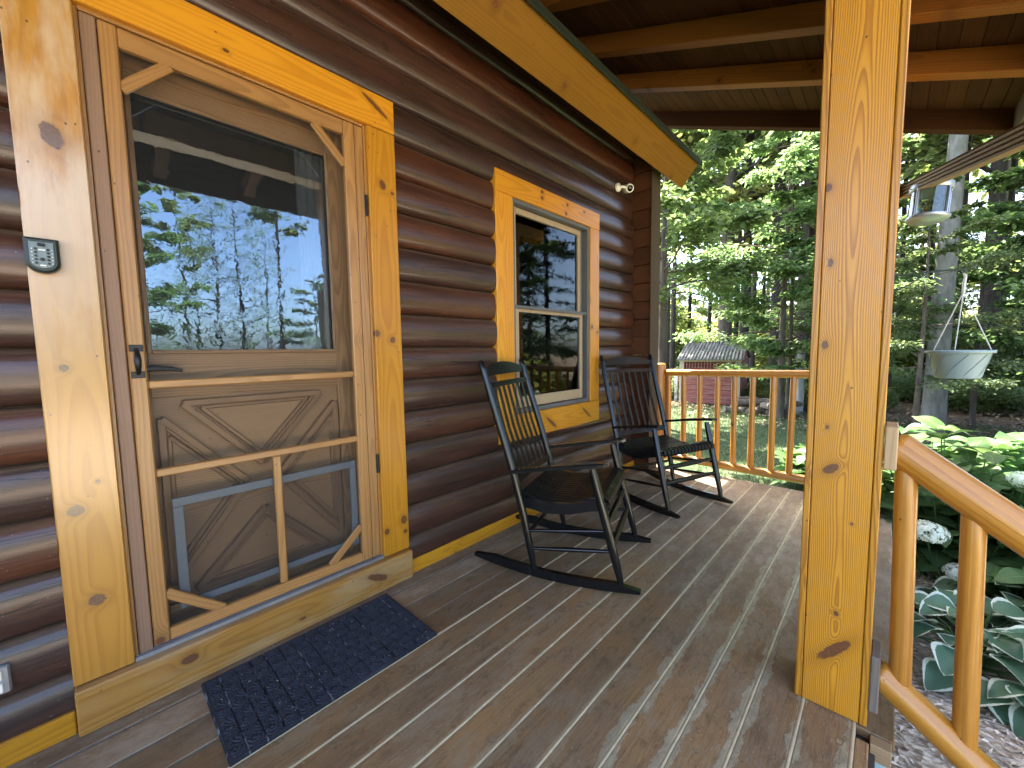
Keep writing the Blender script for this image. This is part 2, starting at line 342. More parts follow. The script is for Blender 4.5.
M['bark_dark'] = bark_material('dark_bark', (.065, .052, .042), (.035, .028, .024), (.06, .065, .045))
M['bark_white'] = bark_material('pale_weathered_wood', (.52, .53, .52), (.38, .39, .38), (.30, .32, .28), 2., 14.)
M['ground'] = ground_material()
M['mulch'] = mulch_material()
M['chip'] = plain('wood_chip', (.30, .27, .235), .9, var=.45, scale=6.)
M['corr'] = corrugated_material()
M['redboard'] = red_board_material()
M['beige'] = plain('weathered_beige_trim', (.40, .345, .25), .75, var=.2)
M['firewood'] = bark_material('split_firewood', (.20, .165, .125), (.11, .09, .07), (.30, .26, .2))
M['crumb'] = plain('leaf_crumb', (.50, .43, .32), .9, var=.3)

# ------------------------------------------------------------------ mesh helpers
class MB:
    def __init__(s):
        s.v = []; s.f = []; s.gc = []; s.rn = []; s.sm = []
    def add(s, verts, faces, gc=None, rn=None, smooth=False):
        o = len(s.v); s.v += [tuple(x) for x in verts]
        s.f += [tuple(i+o for i in f) for f in faces]; s.sm += [smooth]*len(faces)
        s.gc += [tuple(g) for g in (gc if gc is not None else verts)]
        if rn is None: rn = random.random()
        s.rn += list(rn) if isinstance(rn, (list, np.ndarray)) else [rn]*len(verts)
        return s
    def box(s, lo, hi, axis=1, b=.002, rot=None, rn=None, voff=None, uabs=False):
        """chamfered box; axis = grain direction; rot = (pivot, Matrix) applied after"""
        c = [(lo[i]+hi[i])/2 for i in range(3)]; h = [abs(hi[i]-lo[i])/2 for i in range(3)]
        b = min(b, min(h)*.45)
        V = []; idx = {}
        for sx in (-1, 1):
            for sy in (-1, 1):
                for sz in (-1, 1):
                    sg = (sx, sy, sz)
                    for k in range(3):
                        idx[sg, k] = len(V)
                        V.append([sg[i]*(h[i] if i == k else h[i]-b) for i in range(3)])
        F = []
        for k in range(3):
            i, j = [(1, 2), (2, 0), (0, 1)][k]
            for sk in (-1, 1):
                q = []
                for (si, sj) in ((-1, -1), (1, -1), (1, 1), (-1, 1)):
                    sg = [0]*3; sg[k] = sk; sg[i] = si; sg[j] = sj; q.append(idx[tuple(sg), k])
                F.append(q if sk > 0 else q[::-1])
        for k in range(3):           # edges along axis k
            i, j = [(1, 2), (2, 0), (0, 1)][k]
            for si in (-1, 1):
                for sj in (-1, 1):
                    def g(sk, w):
                        sg = [0]*3; sg[k] = sk; sg[i] = si; sg[j] = sj; return idx[tuple(sg), w]
                    q = [g(-1, i), g(1, i), g(1, j), g(-1, j)]
                    F.append(q)
        for sg in [(a, b_, c_) for a in (-1, 1) for b_ in (-1, 1) for c_ in (-1, 1)]:
            F.append([idx[sg, 0], idx[sg, 1], idx[sg, 2]])
        VV = np.array(V)
        FF = []
        for f in F:
            p = VV[f]; nn = np.cross(p[1]-p[0], p[2]-p[0])
            FF.append(f if nn @ p.mean(0) > 0 else f[::-1])
        o = axis; rem = [i for i in range(3) if i != axis]
        # across = the wider of the remaining two
        if h[rem[0]] < h[rem[1]]: rem = rem[::-1]
        ou = random.uniform(0, 60); ov = random.uniform(-.035, .035) if voff is None else voff; ow = random.uniform(0, .05)
        if uabs: ou = c[o]; ow = .02
        gc = [(v[o]+ou, v[rem[0]]+ov, v[rem[1]]+ow) for v in V]
        P = [(v[0]+c[0], v[1]+c[1], v[2]+c[2]) for v in V]
        if rot is not None:
            pv = Vector(rot[0]); P = [tuple(rot[1] @ (Vector(p)-pv)+pv) for p in P]
        return s.add(P, FF, gc, rn)
    def tube(s, pts, rad, n=12, cap=True, smooth=True, sx=1., rn=None, gscale=1., up=None, squash=None):
        pts = [Vector(p) for p in pts]; rad = [rad]*len(pts) if isinstance(rad, (int, float)) else rad
        V = []; G = []; F = []; L = 0.; ou = random.uniform(0, 60); oa = random.uniform(-.3, .3)
        ref = None
        for i, p in enumerate(pts):
            t = (pts[min(i+1, len(pts)-1)]-pts[max(i-1, 0)]).normalized()
            if ref is None:
                ref = Vector(up) if up else (Vector((0, 0, 1)) if abs(t.z) < .9 else Vector((1, 0, 0)))
            a = (ref-t*ref.dot(t)).normalized(); bb = t.cross(a); ref = a
            if i: L += (p-pts[i-1]).length
            for k in range(n):
                th = 2*math.pi*k/n; ca, sa = math.cos(th)*rad[i], math.sin(th)*rad[i]
                if squash: sa *= squash
                V.append(p+a*ca+bb*sa); G.append((L*gscale+ou, ca+oa, sa))
        for i in range(len(pts)-1):
            for k in range(n):
                k2 = (k+1) % n
                F.append((i*n+k, i*n+k2, (i+1)*n+k2, (i+1)*n+k))
        rn_ = random.random() if rn is None else rn
        s.add(V, F, G, rn_, smooth)
        if cap:
            for i in (0, len(pts)-1):
                vs = V[i*n:(i+1)*n]; g = [(x[0], x[1], x[2]) for x in G[i*n:(i+1)*n]]
                f = list(range(n)); s.add(vs, [f[::-1] if i == 0 else f], g, rn_, False)
        return s
    def rod(s, a, b, r0, r1=None, n=12, dome=True, **kw):
        """log or dowel with slightly rounded ends"""
        a = Vector(a); b = Vector(b); r1 = r0 if r1 is None else r1; d = (b-a).normalized(); L = (b-a).length
        e = min(r0*.35, L*.2)
        if dome:
            pts = [a, a+d*e*.3, a+d*e]; rr = [r0*.72, r0*.92, r0]
            m = 6
            for i in range(1, m): pts.append(a+d*(e+(L-2*e)*i/m)); rr.append((r0+(r1-r0)*i/m)*random.uniform(.975, 1.025))
            pts += [b-d*e, b-d*e*.3, b]; rr += [r1, r1*.92, r1*.72]
        else: pts = [a, b]; rr = [r0, r1]
        return s.tube(pts, rr, n, **kw)
    def lathe(s, prof, center=(0, 0, 0), n=24, smooth=True, close=False, M4=None):
        V = []; F = []
        for (r, z) in prof:
            for k in range(n):
                th = 2*math.pi*k/n; V.append(Vector((r*math.cos(th), r*math.sin(th), z)))
        for i in range(len(prof)-1):
            for k in range(n): F.append((i*n+k, i*n+(k+1) % n, (i+1)*n+(k+1) % n, (i+1)*n+k))
        if M4 is not None: V = [M4 @ v for v in V]
        V = [v+Vector(center) for v in V]
        return s.add(V, F, None, None, smooth)
    def prism(s, poly, d, axis=0, gaxis=None, b=0.):
        """polygon in the two other axes extruded from d[0] to d[1] along axis"""
        n = len(poly); V = []
        for x in d:
            for p in poly:
                q = list(p); q.insert(axis, x); V.append(tuple(q))
        F = [tuple(range(n))[::-1], tuple(range(n, 2*n))]+[(i, (i+1) % n, (i+1) % n+n, i+n) for i in range(n)]
        ar = sum(poly[i][0]*poly[(i+1) % n][1]-poly[(i+1) % n][0]*poly[i][1] for i in range(n))
        if (ar > 0) == (axis == 1): F = [f[::-1] for f in F]
        g = 1 if gaxis is None else gaxis; rem = [i for i in range(3) if i != g]; ou = random.uniform(0, 60)
        return s.add(V, F, [(v[g]+ou, v[rem[0]], v[rem[1]]) for v in V])
    def build(s, name, mat, parent=None, fix=False):
        me = bpy.data.meshes.new(name); me.from_pydata(s.v, [], s.f); me.update()
        a = me.attributes.new('gc', 'FLOAT_VECTOR', 'POINT'); a.data.foreach_set('vector', np.array(s.gc, np.float32).ravel())
        a = me.attributes.new('rnd', 'FLOAT', 'POINT'); a.data.foreach_set('value', np.array(s.rn, np.float32))
        me.polygons.foreach_set('use_smooth', np.array(s.sm, bool))
        for m in (mat if isinstance(mat, list) else [mat]): me.materials.append(M[m] if isinstance(m, str) else m)
        o = bpy.data.objects.new(name, me); COL.objects.link(o)
        if parent is not None: o.parent = parent
        if fix:
            import bmesh
            bm = bmesh.new(); bm.from_mesh(me); bmesh.ops.recalc_face_normals(bm, faces=bm.faces); bm.to_mesh(me); bm.free()
        return o

def tag(o, label=None, cat=None, group=None, kind=None):
    if label: o['label'] = label
    if cat: o['category'] = cat
    if group: o['group'] = group
    if kind: o['kind'] = kind
    return o

def empty(name, label=None, cat=None, group=None, loc=(0, 0, 0), rz=0.):
    o = bpy.data.objects.new(name, None); COL.objects.link(o); o.location = loc; o.rotation_euler = (0, 0, rz)
    o.empty_display_size = .1
    return tag(o, label, cat, group)

def copy_tree(o, parent=None):
    c = o.copy(); COL.objects.link(c); c.parent = parent
    for ch in list(o.children): copy_tree(ch, c)
    return c

# ------------------------------------------------------------------ camera
cam = bpy.data.cameras.new('camera'); co = bpy.data.objects.new('camera', cam); COL.objects.link(co)
yaw, pitch, roll = .75502, .0816, -.01509
fw = Vector((-math.sin(yaw)*math.cos(pitch), math.cos(yaw)*math.cos(pitch), -math.sin(pitch)))
rt = Vector((math.cos(yaw), math.sin(yaw), 0)); up = rt.cross(fw)
r_ = rt*math.cos(roll)+up*math.sin(roll); u_ = -rt*math.sin(roll)+up*math.cos(roll)
mw = Matrix((( r_.x, u_.x, -fw.x, 1.76773), (r_.y, u_.y, -fw.y, 0.), (r_.z, u_.z, -fw.z, 1.15159), (0, 0, 0, 1)))
co.matrix_world = mw
cam.sensor_width = 36; cam.lens = 400.8046/1024*36; cam.clip_end = 600; cam.clip_start = .02
scene.camera = co

# ================================================================== LOG CABIN
cabin = empty('log_cabin', 'dark red brown log cabin wall with yellow pine framed door and window', 'cabin')
PITCH = .1663; Z0 = .016; XS = -.050; XB = -.006
def log_course(mb, y0, y1, z0, h, round_end=False, n=9):
    """one half-round log from y0 to y1"""
    step = .12; ny = max(2, int((y1-y0)/step)); ys = list(np.linspace(y0, y1, ny+1)); sc = [1.]*len(ys)
    if round_end:
        ys = ys[:-1]+[y1-.045, y1-.022, y1-.008, y1]; sc = [1.]*(len(ys)-4)+[1., .93, .78, .45]
    V = []; G = []; F = []; ph = random.uniform(0, 9); ou = random.uniform(0, 80); oz = random.uniform(0, 5)
    for i, y in enumerate(ys):
        wob = .004*math.sin(y*2.3+ph)+.003*math.sin(y*5.1+ph*2); wz = .003*math.sin(y*1.7+ph*3)
        for k in range(n+1):
            a = -math.pi/2+math.pi*k/n
            x = XS+(XB-XS+wob)*(max(0, math.cos(a))**.62)*sc[i]
            z = z0+h/2+(h/2-.0015)*math.sin(a)*(1. if abs(k-n/2) > n/2-.1 else 1.)*(sc[i]*.25+.75)+wz*math.cos(a)
            V.append((x, y, z)); G.append((y+ou, (a/math.pi)*h*1.3+oz, x))
    m = n+1
    for i in range(len(ys)-1):
        for k in range(n): F.append((i*m+k, (i+1)*m+k, (i+1)*m+k+1, i*m+k+1))
    rr_ = random.random(); mb.add(V, F, G, rr_, True)
    if round_end: mb.add(V[-m:], [tuple(range(m))], G[-m:], rr_, False)
mb = MB()
for k in range(19):
    z0 = Z0+PITCH*k
    segs = []
    if z0+PITCH < .15: segs = [(-2.6, -.0925), (1.0865, 3.585)]
    elif z0 > 2.30: segs = [(-2.6, 3.585)]
    elif z0+PITCH < .735: segs = [(-2.6, -.0925), (1.0865, 3.585)]
    elif z0 > 2.125: segs = [(-2.6, -.0925), (1.0865, 3.585)]
    else: segs = [(-2.6, -.0925), (1.0865, 1.7565), (2.9465, 3.585)]
    for a, b in segs: log_course(mb, a, b, z0, PITCH, b > 3)
mb.build('log_wall', 'log', cabin)
# backing behind the seams
mb = MB()
for a, b, c, d in ((-2.6, .03, -.05, 3.2), (.95, 1.90, -.05, 3.2), (2.83, 3.62, -.05, 3.2), (.03, .95, 2.2, 3.2), (1.90, 2.83, 2.13, 3.2), (1.90, 2.83, -.05, .72)):
    mb.box((-.16, a, c), (-.056, b, d), 1, .001)
mb.build('wall_core', 'corner', cabin)
# perpendicular log wall with tails past the corner
mb = MB()
for k in range(19):
    z0 = Z0-PITCH*.5+PITCH*k
    mb.box((-6., 3.60, z0+.002), (.143+random.uniform(-.002, .002), 3.76, z0+PITCH-.003), 0, .006)
mb.build('gable_wall', 'log_tail', cabin)
mb = MB(); mb.box((.1455, 3.585, -.02), (.153, 3.768, 3.05), 2, .002); mb.build('corner_board', 'corner', cabin)
# baseboards
mb = MB()
mb.box((-.05, -2.6, .0), (.003, -.094, .074), 1, .003); mb.build('baseboard', 'pine', cabin)
mb = MB(); mb.box((-.05, 1.088, .0), (.003, 3.595, .074), 1, .003); mb.build('baseboard', 'pine', cabin)
# roof of the house: open eave, fascia, metal
x0f, z0f = .285, 2.645; dx, dz = .147, .180
mb = MB()
poly = [(x0f, z0f), (x0f+dx, z0f+dz), (x0f+dx-.022, z0f+dz+.017), (x0f-.022, z0f+.017)]
mb.prism(poly, (-2.7, 3.935), 1, 1)
fas = mb.build('fascia', 'fascia', cabin, fix=True)
for i, g in enumerate(fas.data.attributes['gc'].data):   # grain coordinates across the face
    v = fas.data.vertices[i].co; g.vector = (v.y+3.1, (v.z-z0f-.09)*1.3, .04)
mb = MB()
ex, ez = x0f+dx, z0f+dz
poly = [(ex-.03, ez+.020), (ex+.012, ez-.026), (ex+.020, ez-.022), (ex+.022, ez+.016), (-3.2, ez+.016+(ex+.022+3.2)*.8), (-3.2, ez+.004+(ex+.022+3.2)*.8)]
mb.prism(poly, (-2.72, 3.965), 1, 1); mb.build('roof', 'green_metal', cabin, fix=True)
mb = MB()
for k in range(9):
    t0 = k*.075; t1 = t0+.071
    a = (x0f-.03-t0*.78, z0f+.045+t0*.78*.8); b = (x0f-.03-t1*.78, z0f+.045+t1*.78*.8)
    mb.prism([a, b, (b[0]+.012, b[1]+.015), (a[0]+.012, a[1]+.015)], (-2.7, 3.95), 1, 1)
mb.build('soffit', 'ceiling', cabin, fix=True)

# --- door frame
df = MB(); df.box((-.055, -.092, .147), (0., .046, 2.183), 2, .003, voff=0., uabs=True); o = df.build('door_trim', 'pine_faded_sheen', cabin); o['label'] = 'bleached and sheen tinted pine door trim board with grey knots'
df = MB(); df.box((-.055, .946, .147), (0., 1.086, 2.183), 2, .003, voff=0., uabs=True); df.build('door_trim', 'pine_right', cabin)
df = MB(); df.box((-.055, -.092, 2.187), (.002, 1.086, 2.335), 1, .003, voff=0., uabs=True); df.build('door_trim', 'pine_head', cabin)
sl = MB(); sl.box((-.055, -.091, .0), (.030, 1.085, .143), 1, .004, voff=.0, uabs=True); o = sl.build('door_sill', 'pine_sill', cabin)
tr = MB()
tr.box((-.16, .047, .1435), (-.004, .945, .1515), 1, .001)
for xx in (-.006, -.018, -.030): tr.box((xx-.003, .047, .1505), (xx+.003, .945, .158), 1, .001)
tr.build('threshold', 'track_metal', cabin)
jm = MB(); jm.box((-.15, .0465, .152), (-.020, .056, 2.183), 2, .001); jm.box((-.15, .936, .152), (-.020, .9455, 2.183), 2, .001); jm.box((-.15, .057, 2.176), (-.020, .935, 2.186), 1, .001)
jm.build('door_jamb', 'door_wood', cabin)
st = MB(); st.box((-.075, .058, .153), (-.022, .0935, 2.174), 2, .003); st.build('door_stop', 'jamb_wood', cabin)

# --- screen door
sd = empty('screen_door'); sd.parent = cabin
XD0, XD1 = -.048, -.019
for (a, b) in ((.0965, .139), (.846, .894)):
    mb = MB(); mb.box((XD0, a, .160), (XD1, b, 2.172), 2, .004); mb.build('stile', 'door_wood', sd)
mb = MB(); mb.box((XD0+.001, .896, .160), (XD1-.001, .934, 2.172), 2, .003); mb.build('stile', 'door_wood', sd)
mb = MB(); mb.box((XD0+.002, .1395, 2.113), (XD1-.001, .8455, 2.171), 1, .004); mb.build('top_rail', 'door_wood', sd)
mb = MB(); mb.box((XD0+.002, .1395, .161), (XD1-.001, .8455, .205), 1, .004); mb.build('bottom_rail', 'door_wood', sd)
for z in (1.058, .756):
    mb = MB(); mb.box((XD0+.006, .1395, z-.0135), (XD1-.003, .8455, z+.0135), 1, .004); mb.build('crossbar', 'door_wood', sd)
mb = MB(); mb.box((XD0+.006, .4935, .2055), (XD1-.004, .5215, .742), 2, .004); mb.build('mullion', 'door_wood', sd)
def brace(p, q, w=.034):
    p = Vector((0, *p)); q = Vector((0, *q)); d = (q-p); L = d.length; ang = math.atan2(d.z, d.y); mid = (p+q)/2
    mb = MB(); mb.box((XD0+.010, mid.y-L/2, mid.z-w/2), (XD1-.005, mid.y+L/2, mid.z+w/2), 1, .003, rot=((0, mid.y, mid.z), Matrix.Rotation(ang, 3, 'X')))
    mb.build('brace', 'door_wood', sd)
brace((.136, 1.990), (.262, 2.118)); brace((.850, 1.985), (.722, 2.118)); brace((.136, .334), (.296, .198)); brace((.849, .332), (.700, .198))
mb = MB(); mb.add([(-.036, .137, .2), (-.036, .848, .2), (-.036, .848, 2.116), (-.036, .137, 2.116)], [(0, 1, 2, 3)]); mb.build('screen', 'mesh', sd)
# pet guard frame
mb = MB()
for lo, hi, ax in (((-.062, .176, .618), (-.050, .845, .650), 1), ((-.062, .176, .243), (-.050, .206, .6175), 2), ((-.062, .815, .243), (-.050, .845, .6175), 2), ((-.062, .2065, .243), (-.050, .8145, .270), 1)):
    mb.box(lo, hi, ax, .002)
mb.build('guard_frame', 'grille_frame', sd)
mb = MB(); mb.add([(-.055, .2, .26), (-.055, .82, .26), (-.055, .82, .63), (-.055, .2, .63)], [(0, 1, 2, 3)]); mb.build('guard_mesh', 'mesh', sd)
# pull handle
mb = MB()
for z in (1.180, 1.093): mb.box((XD1+.0002, .100, z-.011), (XD1+.005, .134, z+.011), 1, .002)
mb.tube([(XD1+.004, .117, 1.176), (XD1+.022, .117, 1.168), (XD1+.033, .117, 1.150), (XD1+.034, .117, 1.136), (XD1+.033, .117, 1.122), (XD1+.022, .117, 1.105), (XD1+.004, .117, 1.096)], [.005, .0065, .0085, .0095, .0085, .0065, .005], 10)
mb.build('handle', 'black_metal', sd)
for z in (1.83, .62):
    mb = MB(); mb.box((XD1, .930, z-.045), (XD1+.004, .945, z+.045), 2, .001); mb.tube([(XD1+.004, .938, z-.046), (XD1+.004, .938, z+.046)], .0055, 10); mb.build('hinge', 'black_metal', sd)

# --- inner wooden door with glass
XI = -.125
ed = empty('entry_door'); ed.parent = cabin
mb = MB()
mb.box((XI-.04, .058, .155), (XI, .152, 2.174), 2, .002); mb.box((XI-.04, .810, .155), (XI, .934, 2.174), 2, .002)
mb.box((XI-.04, .1525, 2.045), (XI, .8095, 2.174), 1, .002); mb.box((XI-.04, .1525, 1.005), (XI, .8095, 1.165), 1, .002)
mb.box((XI-.04, .1525, .155), (XI, .8095, .235), 1, .002)
mb.build('door_frame', 'oak', ed)
mb = MB()
for lo, hi, ax in (((XI+.0005, .150, 1.160), (XI+.012, .165, 2.050), 2), ((XI+.0005, .797, 1.160), (XI+.012, .812, 2.050), 2), ((XI+.0005, .1655, 2.035), (XI+.012, .7965, 2.050), 1), ((XI+.0005, .1655, 1.160), (XI+.012, .7965, 1.175), 1)):
    mb.box(lo, hi, ax, .004)
mb.build('glass_bead', 'oak', ed)
mb = MB(); mb.add([(XI-.012, .150, 1.158), (XI-.012, .812, 1.158), (XI-.012, .812, 2.052), (XI-.012, .150, 2.052)], [(0, 1, 2, 3)]); mb.build('pane', 'door_glass', ed)
# lower panel: flat field with a crossbuck of raised mouldings round four triangles
mb = MB(); mb.box((XI-.035, .1525, .2355), (XI-.012, .8095, 1.0045), 1, .001); mb.build('panel', 'oak', ed)
def mold(mb, a, b, w, xb, xt):
    a = Vector((0, *a)); b = Vector((0, *b)); d = b-a; L = d.length; ang = math.atan2(d.z, d.y); m = (a+b)/2
    mb.box((xb, m.y-L/2, m.z-w/2), (xt, m.y+L/2, m.z+w/2), 1, .003, rot=((0, m.y, m.z), Matrix.Rotation(ang, 3, 'X')))
def tri_frame(mb, pts, inset):
    c = Vector((sum(p[0] for p in pts)/3, sum(p[1] for p in pts)/3))
    for s_, w, xt in ((1., .024, XI+.012), (.885, .012, XI+.003), (.77, .016, XI-.003)):
        q = [c+(Vector(p)-c)*s_ for p in pts]
        for i in range(3): mold(mb, q[i], q[(i+1) % 3], w, XI-.020, xt+i*.0004)
mb = MB(); cy, cz = .481, .640
for pts in (((.235, .978), (.727, .978), (cy, .705)), ((.235, .262), (.727, .262), (cy, .515)), ((.172, .930), (.172, .310), (.425, cz)), ((.790, .930), (.790, .310), (.537, cz))):
    tri_frame(mb, pts, .02)
mb.build('moulding', 'oak_dark', ed)
mb = MB(); mb.tube([(XI+.005, .120, 1.105), (XI+.045, .120, 1.105)], .011, 12); mb.tube([(XI+.042, .112, 1.106), (XI+.046, .160, 1.112), (XI+.043, .205, 1.108), (XI+.040, .240, 1.100)], [.010, .011, .009, .005], 10, squash=.7)
mb.build('lever', 'black_metal', ed)

# --- window
wd = empty('window'); wd.parent = cabin
Y0, Y1, YI0, YI1 = 1.757, 2.946, 1.912, 2.812; ZB, ZT, ZI0, ZI1 = .564, 2.250, .734, 2.121
mb = MB(); mb.box((-.055, Y0, ZI0+.001), (0, YI0, ZI1-.001), 2, .003); mb.build('frame', 'pine', wd)
mb = MB(); mb.box((-.055, YI1, ZI0+.001), (0, Y1, ZI1-.001), 2, .003); mb.build('frame', 'pine', wd)
mb = MB(); mb.box((-.055, Y0, ZI1), (.002, Y1, ZT), 1, .003, voff=0., uabs=True); mb.build('frame', 'pine_window_top', wd)
mb = MB(); mb.box((-.055, Y0, ZB), (.003, Y1, ZI0), 1, .003, voff=0., uabs=True); mb.build('sill', 'pine_window_low', wd)
mb = MB()
for lo, hi, ax in (((-.11, YI0+.001, ZI0+.001), (-.012, YI0+.026, ZI1-.001), 2), ((-.11, YI1-.026, ZI0+.001), (-.012, YI1-.001, ZI1-.001), 2), ((-.11, YI0+.0265, ZI1-.026), (-.012, YI1-.0265, ZI1-.001), 1), ((-.11, YI0+.0265, ZI0+.001), (-.012, YI1-.0265, ZI0+.030), 1),
                   ((-.035, YI0+.0265, 1.432), (-.018, YI1-.0265, 1.454), 1), ((-.10, YI1-.050, ZI0+.031), (-.060, YI1-.0265, ZI1-.0265), 2), ((-.10, YI0+.0265, ZI0+.031), (-.060, YI0+.05, ZI1-.0265), 2)):
    mb.box(lo, hi, ax, .002)
mb.build('outer_track', 'grey_vinyl', wd)
for (za, zb, xo) in ((1.43, 2.094, -.058), (.766, 1.452, -.040)):
    mb = MB(); x1 = xo; x0 = xo-.028; wb = .075 if za < 1 else .03
    mb.box((x0, YI0+.052, za), (x1, YI0+.088, zb), 2, .003); mb.box((x0, YI1-.088, za), (x1, YI1-.052, zb), 2, .003)
    mb.box((x0, YI0+.0885, zb-.04), (x1, YI1-.0885, zb-.001), 1, .003); mb.box((x0, YI0+.0885, za+.001), (x1, YI1-.0885, za+wb), 1, .003)
    mb.build('sash', 'tan_sash', wd)
    mb = MB(); xm = (x0+x1)/2; mb.add([(xm, YI0+.086, za+wb-.002), (xm, YI1-.086, za+wb-.002), (xm, YI1-.086, zb-.038), (xm, YI0+.086, zb-.038)], [(0, 1, 2, 3)]); mb.build('pane', 'glass', wd)
# dim room behind the openings
mb = MB()
b0, b1 = (-4.2, -2.5, .1), (-.165, 3.55, 2.75)
V = [(x, y, z) for x in (b0[0], b1[0]) for y in (b0[1], b1[1]) for z in (b0[2], b1[2])]
mb.add(V, [(0, 1, 3, 2), (0, 2, 6, 4), (1, 5, 7, 3), (0, 4, 5, 1), (2, 3, 7, 6)]); mb.build('interior_room', 'room', cabin)
# curtain edge inside the door glass
mb = MB(); V = []; F = []
for i in range(25):
    y = .70+i*.0065
    for z in (1.16, 2.06): V.append((-.20+.010*math.sin(i*1.3), y, z))
for i in range(24): F.append((2*i, 2*i+2, 2*i+3, 2*i+1))
mb.add(V, F, smooth=True); tag(mb.build('curtain', 'curtain'), 'pale curtain gathered inside the glass of the front door', 'curtain')

# ================================================================== PORCH FLOOR
S, X0 = .127, .08881
fl = empty('porch_floor'); tag(fl, 'worn brown plank porch floor with pale joints', None, None, 'structure')
mb = MB(); gp = MB(); gd = MB()
YD0, YD1 = -2.6, 3.86
lines = [X0+S*k for k in range(-1, 15)]
for i in range(len(lines)-1):
    a, b = lines[i]+.0045, lines[i+1]-.0045
    a = max(a, -.05)
    if b > 1.80: b = 1.83; 
    # boards in two or three lengths; the butt joints are staggered
    if i == 14:
        mb.box((a, YD0, -.028), (1.775, 1.484, 0), 1, .003, voff=0.)
    y0 = YD0; cuts = sorted([random.uniform(-2., -1.)])
    if i == len(lines)-2: y0 = 1.53; cuts = []
    for c in cuts+[YD1+random.uniform(-.004, .004)]:
        mb.box((a, y0, -.028+random.uniform(0, .001)), (b, c-.001, random.uniform(-.0006, .0006)), 1, .003, voff=0.); y0 = c+.001
    if i:
        g = gp if i >= 4 else gd; x = lines[i]
        pts = [(x+random.uniform(-.0006, .0006), y, -.0046+random.uniform(-.0005, .0005)) for y in np.arange(YD0, YD1-.01, .09)]
        g.tube(pts, .0056 if i >= 4 else .0034, 8)
dk = mb.build('floor_boards', 'deck', fl)
gp.build('joint_filler', 'caulk', fl); gd.build('joint_filler', 'caulk_dark', fl)
mb = MB(); mb.box((-.05, YD0, -.16), (1.79, YD1-.03, -.030), 1, .002); mb.build('joist', 'under', fl)
# far edge strip with the old pale coat, and the side skirt
mb = MB(); mb.box((.02, YD1-.028, -.030), (1.80, YD1+.012, -.006), 0, .003); mb.build('edge_board', 'skirt', fl)
mb = MB(); mb.box((1.777, 1.487, -.052), (1.824, 1.527, -.0015), 0, .002); mb.build('edge_board', 'tan_edge', fl)
mb = MB(); mb.box((1.779, 1.497, -.50), (1.815, 1.524, -.053), 2, .002); mb.build('skirt_board', 'skirt', fl)
mb = MB(); mb.box((1.792, 1.53, -.50), (1.822, YD1, -.031), 1, .002); mb.build('skirt_board', 'tread', fl)

# ================================================================== POSTS
def post(x0, x1, y0, y1, label):
    e = empty('porch_post', label, 'post', 'boxed pine porch posts', ((x0+x1)/2, (y0+y1)/2, 0)); W = Matrix.Translation((-(x0+x1)/2, -(y0+y1)/2, 0))
    t = .018
    for (lo, hi, nm, vo) in (((x0+t+.0015, y0+.001, .0015), (x1-t-.0015, y0+t, 2.62), 'face_board', .012), ((x0, y0, .0015), (x0+t, y1, 2.62), 'side_board', None), ((x1-t, y0, .0015), (x1, y1, 2.62), 'side_board', None), ((x0+t+.0015, y1-t, .0015), (x1-t-.0015, y1-.001, 2.62), 'face_board', None)):
        mb = MB(); mb.box(lo, hi, 2, .0025, voff=0. if vo else None, uabs=bool(vo)); o = mb.build(nm, 'post_front' if vo else 'post_pine', e); o.data.transform(W)
    mb = MB(); mb.box((x0+t+.004, y0+t+.002, .002), (x1-t-.004, y1-t-.002, 2.615), 2, .002); o = mb.build('core', 'pine', e); o.data.transform(W)
    return e
post(1.588, 1.768, 1.5385, 1.7185, 'big square yellow pine post beside the stair rail')
fp = post(1.590, 1.766, 3.72, 3.90, 'far pine post at the end of the porch rail')
mb = MB(); mb.box((.0885, -.012, 1.50), (.093, .012, 1.68), 2, .001); mb.tube([(.092, 0, 1.622), (.25, 0, 1.626), (.43, 0, 1.622), (.452, 0, 1.630), (.455, 0, 1.645)], .006, 8); mb.tube([(.093, 0, 1.52), (.16, 0, 1.55), (.25, 0, 1.622)], .0045, 8)
mb.tube([(.405, 0, 1.624), (.418, 0, 1.608), (.412, 0, 1.594), (.402, 0, 1.600)], .0045, 8); mb.build('hook_bracket', 'hook', fp)

# ================================================================== RAILINGS
rl = empty('porch_railing', 'peeled log railing with eight balusters across the far end of the porch', 'railing', None, (.8, 3.95, 0)); W = Matrix.Translation((-.8, -3.95, 0))
def rpart(nm, mb, par, W): o = mb.build(nm, 'peeled', par); o.data.transform(W); return o
YR = 3.94
mb = MB(); mb.rod((.095, YR, -.06), (.095, YR, 1.010), .062, .060, 20); rpart('newel_post', mb, rl, W)
mb = MB(); mb.rod((.165, YR, .918), (1.60, YR, .938), .033, .033, 16); rpart('top_rail', mb, rl, W)
mb = MB(); mb.rod((.15, YR, .085), (1.60, YR, .070), .036, .036, 16); rpart('bottom_rail', mb, rl, W)
for x in (.192, .338, .485, .640, .778, .920, 1.072, 1.206, 1.34, 1.47):
    mb = MB(); d = random.uniform(-.006, .006); mb.rod((x-d, YR, .095), (x+d, YR, .925), random.uniform(.023, .027), random.uniform(.021, .025), 14); rpart('baluster', mb, rl, W)

